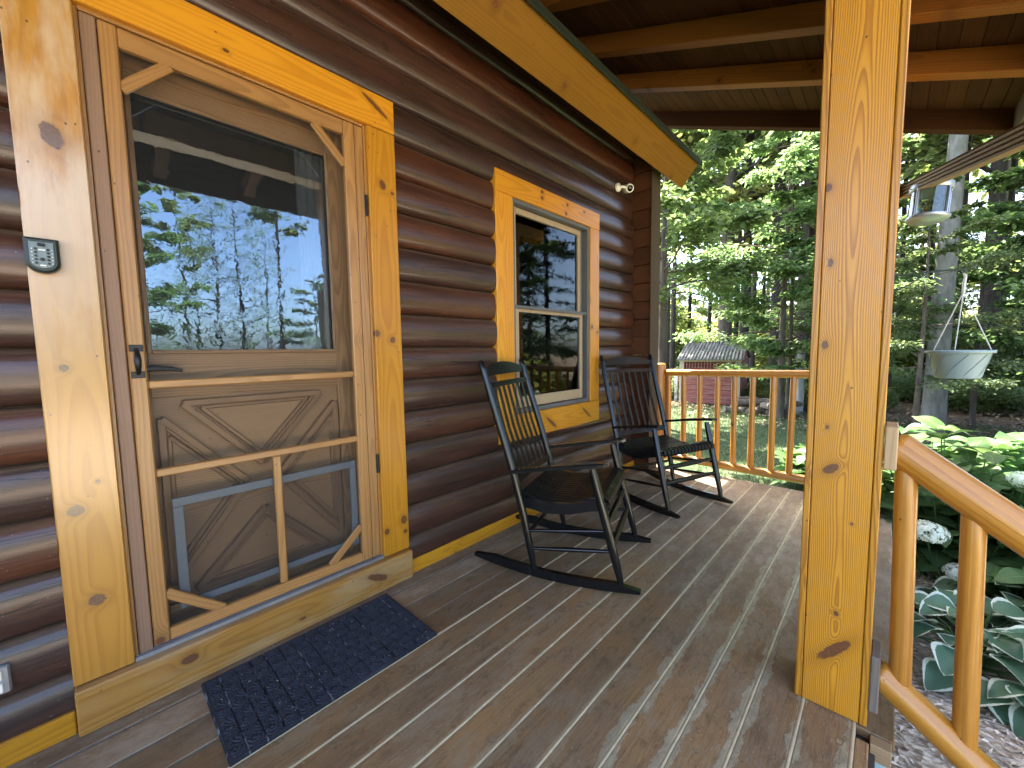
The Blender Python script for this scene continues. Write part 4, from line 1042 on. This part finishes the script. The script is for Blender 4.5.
# ================================================================== TREES
def tree_proto(name, H, h0, Rc, rad, nb, leaves, leafL, leafmat, barkmat, droop=.0, flat=.18, lean=0., top=.35, ratio=.55, seed=0, sub=6):
    """trunk with limbs and a crown of leaf sprays; returns (trunk mesh, crown mesh)"""
    rs = np.random.default_rng(seed); mb = MB(); st = random.getstate(); random.seed(seed)
    K = 10; px_, py_ = rs.normal(0, .02, 2)
    path = []
    for i in range(K+1):
        t = i/K; path.append((lean*t*H+math.sin(t*3+seed)*.02*H*t*.5, math.cos(t*2.3+seed)*.012*H*t, t*H-.05))
    rr = [rad*(1.35 if i == 0 else 1.)*(1-.88*(i/K)**1.15) for i in range(K+1)]
    # extra ring close to the root flare
    path.insert(1, tuple(path[0][k]+(path[1][k]-path[0][k])*.25 for k in range(3))); rr.insert(1, rad*1.04)
    mb.tube(path, rr, 14, gscale=1.)
    def at(z):
        t = min(max((z+.05)/H, 0), 1)*K; 
        i = min(int(t), K-1); f = t-i; pp = [path[0]]+path[2:]
        return np.array(pp[i])*(1-f)+np.array(pp[i+1])*f
    Ps, Ds, Ns = [], [], []
    per = max(1, leaves//(nb*sub))
    for b in range(nb):
        t = (b+rs.random())/nb; z = h0+(H-h0)*t; az = b*2.4+rs.normal(0, .4)
        L = Rc*(1-.75*max(0, t-top)/(1-top))*rs.uniform(.65, 1.1) if t > top else Rc*rs.uniform(.6, 1.05)
        o = at(z); rise = rs.uniform(.05, .45)-droop
        d = np.array([math.cos(az), math.sin(az), rise]); d /= np.linalg.norm(d)
        pts = [o+d*L*q+np.array([0, 0, -droop*.35*L*q*q+.05*L*math.sin(q*5+b)]) for q in (0, .33, .66, 1.)]
        r0 = max(.008, rad*.30*(1-t*.6)); mb.tube([tuple(p) for p in pts], [r0, r0*.7, r0*.45, r0*.12], 6, cap=False)
        for s_ in range(sub):
            q = rs.uniform(.22, 1.05); c = o+d*L*q+np.array([0, 0, -droop*.35*L*q*q]); sa = az+rs.normal(0, .9); sl = L*rs.uniform(.15, .38)
            tip = np.array([math.cos(sa), math.sin(sa), rs.uniform(-.15, .2)-droop*.4])*sl
            k = int(per*rs.uniform(.5, 1.5))+1
            tt = rs.random(k); side = rs.normal(0, .30, k)*sl
            pv = np.array([-math.sin(sa), math.cos(sa), 0])
            Pp = c+tt[:, None]*tip+side[:, None]*pv+np.column_stack([rs.normal(0, .05, (k, 2))*sl, rs.normal(0, flat, k)*sl-abs(side)*.25])
            Dd = unit(unit(tip)[None]*.6+pv[None]*np.sign(side)[:, None]*.7+rs.normal(0, .35, (k, 3))+np.array([0, 0, -.22]))
            Nn_ = np.column_stack([rs.normal(0, .42, (k, 2)), np.ones(k)]); Nn_ = unit(Nn_-Dd*(Nn_*Dd).sum(1, keepdims=True))
            Ps.append(Pp); Ds.append(Dd); Ns.append(Nn_)
    P = np.concatenate(Ps); D = np.concatenate(Ds); N_ = np.concatenate(Ns); n = len(P)
    crown = leaves_mesh(name+'_crown', P, D, N_, leafL*rs.uniform(.7, 1.3, n), leafL*ratio*rs.uniform(.8, 1.2, n), leafmat, rs.random(n))
    o = mb.build(name+'_trunk', barkmat); tm = o.data; bpy.data.objects.remove(o); random.setstate(st)
    return tm, crown
PROTO = {
 'maple': [tree_proto('maple', 8.5, 2.5, 2.3, .10, 26, 15000, .13, 'leaf_near', 'bark_brown', 0., .14, seed=3, ratio=.75, sub=8), tree_proto('maple', 7., .9, 2.0, .07, 24, 13000, .12, 'leaf_near', 'bark_brown', .05, .13, seed=4, ratio=.75, sub=8)],
 'beech': [tree_proto('beech', 6.0, 1.0, 2.0, .06, 30, 12000, .105, 'leaf_mid', 'bark_brown', .1, .10, seed=5, sub=8), tree_proto('beech', 7.5, 1.7, 2.3, .08, 30, 12000, .11, 'leaf_mid', 'bark_brown', .05, .10, seed=6, sub=8)],
 'tall': [tree_proto('tall', 21., 5.0, 3.8, .25, 30, 6500, .24, 'leaf_sun_tinted', 'bark_brown', .05, .16, seed=7, sub=8), tree_proto('tall', 23., 6.5, 3.6, .23, 30, 6500, .24, 'leaf_far', 'bark_dark', .05, .16, seed=8, sub=8)],
 'hemlock': [tree_proto('hemlock', 17., 1.8, 3.2, .18, 48, 11000, .17, 'leaf_dark', 'bark_dark', .35, .07, seed=9, top=.1, ratio=.38, sub=8), tree_proto('hemlock', 14., 1.2, 2.8, .15, 44, 10000, .16, 'leaf_dark', 'bark_dark', .35, .07, seed=10, top=.1, ratio=.38, sub=8)],
 'beechtrunk': [tree_proto('beechtrunk', 22., 7.5, 4.2, .22, 36, 12000, .22, 'leaf_mid', 'bark_grey', .05, .14, seed=12, lean=.010, sub=8)],
 'bare': [tree_proto('bare', 11., 1.5, 3.0, .10, 46, 2600, .10, 'leaf_mid', 'bark_dark', -.25, .3, seed=21, top=.1, sub=8), tree_proto('bare', 10., 1.2, 2.8, .09, 46, 2600, .10, 'leaf_mid', 'bark_dark', -.25, .3, seed=22, top=.1, sub=8)],
 'pole': [tree_proto('pole', 18., 8., 2.2, .11, 22, 5000, .26, 'leaf_far', 'bark_dark', 0., .16, seed=13, sub=6), tree_proto('pole', 19., 7., 2.4, .13, 22, 5000, .26, 'leaf_far', 'bark_brown', 0., .16, seed=14, sub=6)],
 'far': [tree_proto('far', 20., 1.2, 4.2, .20, 26, 3600, .42, 'leaf_sun_tinted', 'bark_brown', .0, .2, seed=15, sub=6), tree_proto('far', 18., 1.0, 3.8, .18, 26, 3600, .40, 'leaf_far', 'bark_dark', .05, .2, seed=16, sub=6)],
}
NAME = {'maple': 'maple_tree', 'beech': 'beech_tree', 'tall': 'forest_tree', 'hemlock': 'hemlock_tree', 'beechtrunk': 'beech_tree', 'pole': 'slender_tree', 'far': 'background_tree', 'bare': 'sparse_tree'}
CX, CY = 1.768, 0.
def tree(kind, az, dist, s=1., var=None, label=None, group=None, tr=1.):
    v = PROTO[kind][(var if var is not None else random.randrange(9)) % len(PROTO[kind])]
    a = R(az); e = empty(NAME[kind], label, 'tree', group, (CX+dist*math.sin(a), CY+dist*math.cos(a), -.52), random.uniform(0, 6.28)); e.scale = (s, s, s*random.uniform(.95, 1.05))
    t = bpy.data.objects.new('trunk', v[0]); COL.objects.link(t); t.parent = e; t.scale = (tr, tr, 1)
    c = bpy.data.objects.new('crown', v[1]); COL.objects.link(c); c.parent = e
    return e
# the big pale trunk behind the feeder: leaning to the right of the photo
t = tree('beechtrunk', 3.45, 10.6, .74, 0, 'big pale grey leaning trunk behind the hanging feeder'); t.rotation_euler = (0, 0, R(8))
t = tree('tall', -15.4, 16.2, 1., 0, 'thick brown trunk rising right behind the red shed', tr=1.0); t.rotation_euler[2] = 1.
t = tree('tall', -13.3, 17.5, .9, 1, 'dark straight trunk just right of the thick one behind the shed', tr=.9)
t = tree('tall', -9.9, 16.5, .95, 1, 'dark trunk between the shed and the pale pole', tr=.9)
t = tree('tall', 6.6, 16.0, .9, 1, 'dark trunk right of the pale leaning beech', tr=.9)
# understory close to the house: bright maple sprays and layered beeches
t = tree('maple', -22.6, 9.0, .95, 0, 'bright green young maple beside the cabin corner')
t = tree('beech', -9.3, 11.2, 1.0, 1, 'layered young beech over the right side of the shed')
t = tree('maple', -8.6, 11.6, .8, 1, 'young maple behind the pale pole')
t = tree('beech', -5.2, 12.2, 1.0, 0, 'young beech behind the square pine post')
t = tree('beech', 2.2, 9.6, .55, 1, 'low young beech behind the hanging planter')
t = tree('beech', 6.0, 12.4, .8, 0, 'young beech spreading right of the pale leaning trunk')
t = tree('maple', 9.5, 11.5, .85, 1, 'young maple at the right edge of the woods')
t = tree('hemlock', -21.5, 22, .9, 1, 'dark hemlock far left of the shed')
t = tree('hemlock', -6.8, 19., 1., 0, 'tall dark hemlock behind the pale pole')
t = tree('hemlock', .6, 23., .95, 1, 'tall dark hemlock left of the pale leaning trunk')
t = tree('hemlock', 8.6, 25., 1., 0, 'tall dark hemlock right of the pale leaning trunk')
GP = 'slender trunks among the trees behind the lawn'; LP = 'slender straight trunk among the trees behind the lawn'
for az, d in ((-23.1, 17.5), (-22.2, 19.5), (-21.2, 16.8), (-19.4, 23), (-17.0, 25), (-14.4, 22), (-12.2, 20), (-11.2, 24), (-8.8, 22), (-7.4, 17.), (-4.0, 18), (-1.8, 21), (-.3, 16), (2.2, 22), (4.9, 19.5), (7.4, 22), (8.8, 17.5), (10.5, 20), (-25, 18), (-27, 21), (12.5, 17)):
    tree('pole', az+random.uniform(-.3, .3), d, random.uniform(.85, 1.1), None, LP, GP)
GF = 'trees deep in the woods behind the lawn'; LF = 'leafy tree deep in the woods behind the lawn'
for i in range(17):
    az = -32+48*(i+random.random())/17; tree('far', az, random.uniform(28, 55), random.uniform(.8, 1.2), None, LF, GF)
# woods round the clearing on the right and behind, seen mirrored in the panes
GC = 'trees round the clearing beside the porch'; LC = 'tree at the edge of the clearing beside the porch'
for az, d, k in ((22, 17, 'tall'), (29, 18, 'hemlock'), (33, 21, 'pole'), (38, 22, 'hemlock'), (42, 24, 'pole'), (47, 24, 'pole'), (65, 20, 'maple'), (69.5, 19, 'pole'), (72, 26, 'bare'), (74.5, 22, 'bare'), (77, 19, 'bare'), (79.5, 23, 'bare'), (81, 28, 'pole'), (85, 17, 'maple'), (90, 22, 'maple'), (28, 11, 'hemlock'), (31.5, 12.5, 'hemlock'), (34.5, 11, 'tall'), (37, 12.5, 'hemlock'), (40.5, 11.5, 'hemlock'), (44, 13, 'hemlock'), (48, 12, 'tall'), (53, 15, 'hemlock'), (91, 40, 'far'), (110, 45, 'far'), (135, 46, 'far')):
    tree(k, az, d, random.uniform(.8, 1.05), None, LC, GC)
for i in range(14): tree('beech', 24+i*7.5+random.uniform(-2, 2), random.uniform(40, 55), random.uniform(.7, 1.), None, LC, GC)

def shrub_mesh(seed, n=3200, r=.8, h=.9, L=.09, mat='leaf_mid'):
    rs = np.random.default_rng(seed); th = rs.uniform(0, 6.283, n); rr = r*np.sqrt(rs.random(n)); z = h*rs.random(n)**.8*(1-.55*(rr/r)**2)+.05
    P = np.column_stack([rr*np.cos(th), rr*np.sin(th), z]); D = unit(np.column_stack([np.cos(th), np.sin(th), np.full(n, .1)])+rs.normal(0, .6, (n, 3)))
    N_ = np.column_stack([rs.normal(0, .4, (n, 2)), np.ones(n)]); N_ = unit(N_-D*(N_*D).sum(1, keepdims=True))
    return leaves_mesh('shrub', P, D, N_, L*rs.uniform(.6, 1.3, n), L*.6*rs.uniform(.8, 1.2, n), mat, rs.random(n))
SUN_TINTED = shrub_mesh(41, 3000, .9, 1.3, .11, 'leaf_sun_tinted')
GY = 'sun-tinted bushes deep in the woods'; LY = 'sun-tinted yellow green bush deep in the woods'
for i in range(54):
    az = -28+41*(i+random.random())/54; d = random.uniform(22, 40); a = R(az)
    o = bpy.data.objects.new('bush', SUN_TINTED); COL.objects.link(o); o.location = (CX+d*math.sin(a), d*math.cos(a), -.5); s_ = random.uniform(1.6, 3.0); o.scale = (s_, s_, s_*random.uniform(.8, 1.2)); o.rotation_euler[2] = random.uniform(0, 6)
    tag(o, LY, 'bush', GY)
for az, d, s_ in ((29, 8.5, 2.2), (33, 9.2, 2.4), (37, 8.6, 2.2), (41, 9.4, 2.5), (45, 8.8, 2.2), (50, 9.6, 2.4), (63, 15, 2.), (68, 15.5, 1.8), (73, 16, 1.7), (78, 15.5, 1.8), (83, 15, 2.), (88, 15.5, 2.)):  # unseen bushes added to keep the bright ground out of the window reflections
    o = bpy.data.objects.new('bush', SUN_TINTED); COL.objects.link(o); a = R(az); o.location = (CX+d*math.sin(a), d*math.cos(a), -.5); o.scale = (s_, s_, s_*.62); o.rotation_euler[2] = az
    tag(o, 'rounded bush added out of view to screen the panes from the gravel driveway', 'bush', 'added bushes masking the driveway')
# pale pole standing in the yard
mb = MB(); mb.tube([(0, 0, -.05), (.01, 0, .6), (-.01, .01, 1.2), (.035, .01, 1.80)], [.105, .098, .09, .08], 14)
o = tag(mb.build('weathered_pole', 'bark_white'), 'pale weathered wooden pole standing in the yard right of the shed', 'pole'); o.location = (.13, 12.4, -.52)
# low shrubs at the wood's edge
sm_ = [shrub_mesh(31), shrub_mesh(32, 2600, .6, .7, .08, 'leaf_near'), shrub_mesh(33, 3000, .9, .6, .08, 'leaf_far')]
GS = 'low shrubs along the edge of the woods'; LS = 'low green shrub at the edge of the woods'
for i in range(34):
    az = -27+40*(i+random.random())/34; d = random.uniform(13.5, 21)
    if -19 < az < -12.5 and d < 16: d = 17.5
    o = bpy.data.objects.new('shrub', sm_[i % 3]); COL.objects.link(o); a = R(az); o.location = (CX+d*math.sin(a), d*math.cos(a), -.52); s_ = random.uniform(.7, 1.3); o.scale = (s_, s_, s_); o.rotation_euler[2] = random.uniform(0, 6)
    tag(o, LS, 'shrub', GS)

# ================================================================== SHED
sh = empty('wood_shed', 'small red board shed with a corrugated metal roof at the back of the lawn', 'shed', None, (-2.13, 12.72, -.52), R(9))
W2, DP, HE, HR = .80, 2.7, 1.36, 1.84
mb = MB(); t = .03
mb.box((-W2, DP-t, 0), (W2, DP, HE), 2, .004); mb.build('back_wall', 'redboard', sh)
for s_ in (-1, 1):
    mb = MB(); xx = s_*W2; mb.prism([(0, 0), (DP, 0), (DP, HE), (DP/2, HR), (0, HE)], (xx-t/2, xx+t/2), 0, 2); mb.build('side_wall', 'redboard', sh, fix=True)
mb = MB(); mb.box((-W2+.12, -.005, 0.02), (W2-.12, .03, 1.06), 2, .004); mb.build('front_wall', 'redboard', sh)
mb = MB()
for k in range(17): x = -W2+.15+k*.083; mb.box((x, -.003, 1.065), (x+.05, .022, 1.25), 2, .003)
mb.build('front_slats', 'redboard', sh)
mb = MB()
mb.box((-W2-.02, -.03, 0), (-W2+.11, .02, HE-.09), 2, .004); mb.box((W2-.11, -.03, 0), (W2+.02, .02, HE-.09), 2, .004); mb.box((-W2-.05, -.05, HE-.088), (W2+.05, -.005, HE+.0), 0, .004)
mb.build('trim', 'beige', sh)
for s_, lo in ((1, 0), (-1, 1)):
    mb = MB(); V = []; F = []; N = 96
    ya_, yb_ = (-.16, DP/2+.01) if not lo else (DP+.16, DP/2-.01); sl2 = (HR-HE)/(DP/2)
    for i in range(N+1):
        x = -W2-.09+(2*W2+.18)*i/N; b_ = .016*math.sin(i/N*2*math.pi*19)
        for y in (ya_, yb_):
            z = HE+.03+sl2*(y if not lo else DP-y)+b_; V.append((x, y, z))
    F = [(2*i, 2*i+2, 2*i+3, 2*i+1) for i in range(N)]
    mb.add(V, F, smooth=True); o = mb.build('roof', 'corr', sh); md = o.modifiers.new('thickness', 'SOLIDIFY'); md.thickness = .006
# firewood and stumps by the shed
GW = 'firewood logs on the ground beside the shed'
for i in range(22):
    x = random.uniform(-1.1, .0); y = random.uniform(11.2, 13.2); z = -.43+(.16 if i % 3 == 0 else 0)
    L_ = random.uniform(.2, .32); mb = MB(); r0 = random.uniform(.06, .11); mb.tube([(-L_, 0, 0), (0, .01, .005), (L_, 0, 0)], [r0, r0*.97, r0*1.03], 10)
    o = tag(mb.build('firewood_log', 'firewood'), 'grey firewood log lying on the ground between the shed and the pale pole', 'log', GW); o.location = (x, y, z); o.rotation_euler = (0, random.uniform(-.12, .12), random.uniform(0, 3.1))
mb = MB(); mb.box((-.05, -.05, 0), (.05, .05, 1.0), 2, .006); o = tag(mb.build('fence_post', 'bark_white'), 'short white post left of the shed', 'post'); o.location = (-3.15, 12.9, -.52)

# ================================================================== PLANTS BY THE PORCH
def blade_leaf(L, W_, nu=9, nv=6, curl=.4, cup=.25, rs=random):
    """heart-shaped broad leaf along +x; gc = (u, |v| margin coordinate)"""
    V = []; G = []; F = []
    for i in range(nu+1):
        u = i/nu; wd_ = W_*(math.sin(math.pi*min(1, u**.72))**.85)*(1-.15*u)+.0005
        zc = L*(.35*u-curl*u*u)
        for j in range(nv+1):
            v = -1+2*j/nv; z = zc+cup*wd_*abs(v)**1.5+.006*math.sin(u*9+v*4)*abs(v)
            V.append((L*(u-.0), wd_*v, z)); G.append((u, max(abs(v), (u-.86)/.14*1. if u > .86 else 0), abs(v)))
    m_ = nv+1
    for i in range(nu):
        for j in range(nv): F.append((i*m_+j, (i+1)*m_+j, (i+1)*m_+j+1, i*m_+j+1))
    return V, F, G
def put_leaf(mb, loc, az, tilt, L, W_, curl, cup, roll=0.):
    V, F, G = blade_leaf(L, W_, curl=curl, cup=cup)
    Mx = Matrix.Translation(loc) @ Matrix.Rotation(az, 4, 'Z') @ Matrix.Rotation(-tilt, 4, 'Y') @ Matrix.Rotation(roll, 4, 'X')
    mb.add([Mx @ Vector(v) for v in V], F, G, random.random(), True)
def hosta(x, y, s, label):
    e = empty('hosta_plant', label, 'plant', 'white edged hostas in the mulch bed', (x, y, -.505)); lm = MB(); stm = MB()
    N = int(46*s)
    for k in range(N):
        t = k/N; az = k*2.4+random.uniform(-.3, .3); rad = .04+.30*s*(1-t)**.8*random.uniform(.8, 1.15); h = (.05+.27*s*t**.75)*random.uniform(.85, 1.1)
        p = Vector((rad*math.cos(az), rad*math.sin(az), h)); stm.tube([(random.uniform(-.02, .02), random.uniform(-.02, .02), 0), tuple(p*.55+Vector((0, 0, h*.25))), tuple(p)], [.006, .005, .003], 6)
        L_ = random.uniform(.12, .18)*(.8+.25*s); put_leaf(lm, p, az+random.uniform(-.35, .35), R(-32+48*t+random.uniform(-12, 12)), L_, L_*random.uniform(.42, .52), random.uniform(.25, .6), random.uniform(.12, .4), random.uniform(-.4, .4))
    lm.build('leaves', 'hosta', e); stm.build('stems', 'hydrangea', e)
def blossom(mb, c, r):
    for k in range(300):
        d = Vector(np.random.default_rng(k).normal(size=3)).normalized(); d.z = d.z*.75+.1
        p = Vector(c)+Vector((d.x*r, d.y*r, d.z*r*.8))*random.uniform(.9, 1.05); a = d.orthogonal().normalized(); b_ = d.cross(a); th = random.uniform(0, 6); a2 = a*math.cos(th)+b_*math.sin(th); b2_ = d.cross(a2); s_ = r*random.uniform(.10, .15)
        for q in range(4):
            e1 = a2 if q % 2 == 0 else b2_; e1 = e1*(1 if q < 2 else -1); e2 = d.cross(e1)
            mb.add([p, p+(e1*.6+e2*.5)*s_, p+e1*s_*1.15+d*s_*.12, p+(e1*.6-e2*.5)*s_], [(0, 1, 2, 3)], None, random.random())
def hydrangea(x, y, r, h, n, label, heads=(), seed=0, leafL=.15):
    random.seed(seed+50)
    e = empty('hydrangea_shrub', label, 'shrub', 'hydrangeas beside the porch', (x, y, -.51)); lm = MB(); stm = MB()
    for k in range(n):
        az = k*2.399; rr = r*math.sqrt((k+.5)/n); hz = h*(1-.5*(rr/r)**2)*random.uniform(.75, 1.08)
        tip = Vector((rr*math.cos(az), rr*math.sin(az), hz)); stm.tube([(tip.x*.25, tip.y*.25, 0), (tip.x*.7, tip.y*.7, hz*.55), tuple(tip)], [.007, .006, .003], 6)
        for lev in range(3):
            q = 1-.26*lev; b_ = Vector((tip.x*(.4+.6*q), tip.y*(.4+.6*q), hz*q))
            for s_ in range(3 if lev == 0 else 2):
                L_ = leafL*random.uniform(.7, 1.2)*(1+.15*lev); put_leaf(lm, b_, az+s_*(2.1 if lev == 0 else 3.14)+lev*1.57+random.uniform(-.4, .4), R(random.uniform(-12, 30)), L_, L_*random.uniform(.33, .40), random.uniform(.35, .75), random.uniform(-.1, .3), random.uniform(-.35, .35))
    lm.build('leaves', 'hydrangea', e); stm.build('stems', 'hydrangea', e)
    for (bx, by, bz, br) in heads:
        mb = MB(); blossom(mb, (bx-x, by-y, bz+.51), br); mb.build('blossom', 'blossom', e)
        stm2 = MB(); stm2.tube([((bx-x)*.6, (by-y)*.6, .1), ((bx-x), (by-y), bz+.51-br*.4)], .005, 6); stm2.build('stem', 'hydrangea', e)
hydrangea(2.15, 4.15, .68, 1.0, 80, 'hydrangea with white blossoms behind the stair rail', ((1.985, 3.42, .02, .092), (2.42, 3.95, .30, .078), (2.05, 4.75, .50, .06), (2.12, 3.35, -.16, .07)), 1, .18)
hydrangea(2.75, 4.7, .80, 1.02, 90, 'wide hydrangea at the right edge of the mulch bed', (), 2, .20)
hydrangea(2.75, 3.55, .58, .78, 52, 'lower hydrangea between the stair rail and the hostas', (), 5, .20)
hydrangea(1.25, 5.75, .42, .52, 24, 'broad leaved hydrangea seen through the far railing', (), 3, .22)
hydrangea(1.85, 6.2, .6, .70, 30, 'tall hydrangea behind the square pine post', (), 4, .2)
hosta(2.16, 3.02, .95, 'white edged hosta nearest the bottom of the stair rail')
hosta(2.38, 3.42, 1.1, 'white edged hosta below the lower hydrangea')
hosta(2.52, 2.86, 1.05, 'white edged hosta farthest out in the mulch bed')

# hanging planter on a steel hook
hb = empty('hanging_planter', 'sage grey plastic planter hanging from the steel bracket of the far post', 'planter', None, (2.090, 3.81, 1.018)); hb.scale = (1.12, 1.12, 1.38)
mb = MB(); mb.lathe([(.0, -.058), (.088, -.058), (.093, -.050), (.120, .050), (.125, .056), (.138, .058), (.138, .070), (.128, .070), (.116, .060), (.09, -.045), (.0, -.048)], n=36)
mb.build('pot', 'pot', hb)
mb = MB()
for k in range(9):
    th0 = k*2*math.pi/9; pts = []
    for q in range(7):
        t_ = q/6; th = th0+t_*.75; r_2 = .0945+.027*t_; pts.append((r_2*math.cos(th), r_2*math.sin(th), -.045+.095*t_))
    mb.tube(pts, .0022, 5)
mb.build('swirl_ridge', 'pot_ridge', hb)
mb = MB()
for th in (.3, 2.4, 4.5): mb.tube([(.130*math.cos(th), .130*math.sin(th), .068), (.0, 0, .335)], .0028, 6)
mb.tube([(0, 0, .33), (0, 0, .375), (.004, 0, .405), (-.006, 0, .42)], [.007, .008, .006, .004], 8)
mb.build('hanger', 'chain', hb)
# ================================================================== LIGHT
SUN_EL, SUN_AZ = 66., -68.    # azimuth from +y toward +x: the sun stands behind the house, over the woods
wld = bpy.data.worlds.new('World'); scene.world = wld; wld.use_nodes = True
nt = wld.node_tree; bg = nt.nodes['Background']; sky = nt.nodes.new('ShaderNodeTexSky'); sky.sky_type = 'NISHITA'; sky.sun_disc = False
sky.sun_elevation = R(SUN_EL); sky.sun_rotation = R(SUN_AZ); sky.dust_density = 3.0; sky.air_density = .65; sky.ozone_density = 1.
nt.links.new(sky.outputs[0], bg.inputs[0]); bg.inputs[1].default_value = .15
sl = bpy.data.lights.new('sun', 'SUN'); so = bpy.data.objects.new('sun', sl); COL.objects.link(so)
sl.energy = 4.3; sl.angle = R(.6); sl.color = (1., .95, .86)
a, e = R(SUN_AZ), R(SUN_EL); dirv = Vector((math.sin(a)*math.cos(e), math.cos(a)*math.cos(e), math.sin(e)))
so.rotation_euler = dirv.to_track_quat('Z', 'Y').to_euler(); so.location = dirv*40

scene.view_settings.view_transform = 'Standard'; scene.view_settings.look = 'None'
scene.view_settings.exposure = 3.45; scene.view_settings.gamma = 1; scene.view_settings.use_curve_mapping = False
cy_ = scene.cycles; cy_.use_denoising = True; cy_.max_bounces = 8; cy_.diffuse_bounces = 4; cy_.glossy_bounces = 4; cy_.transparent_max_bounces = 16; cy_.transmission_bounces = 4
cy_.sample_clamp_indirect = 8.; cy_.caustics_reflective = False; cy_.caustics_refractive = False
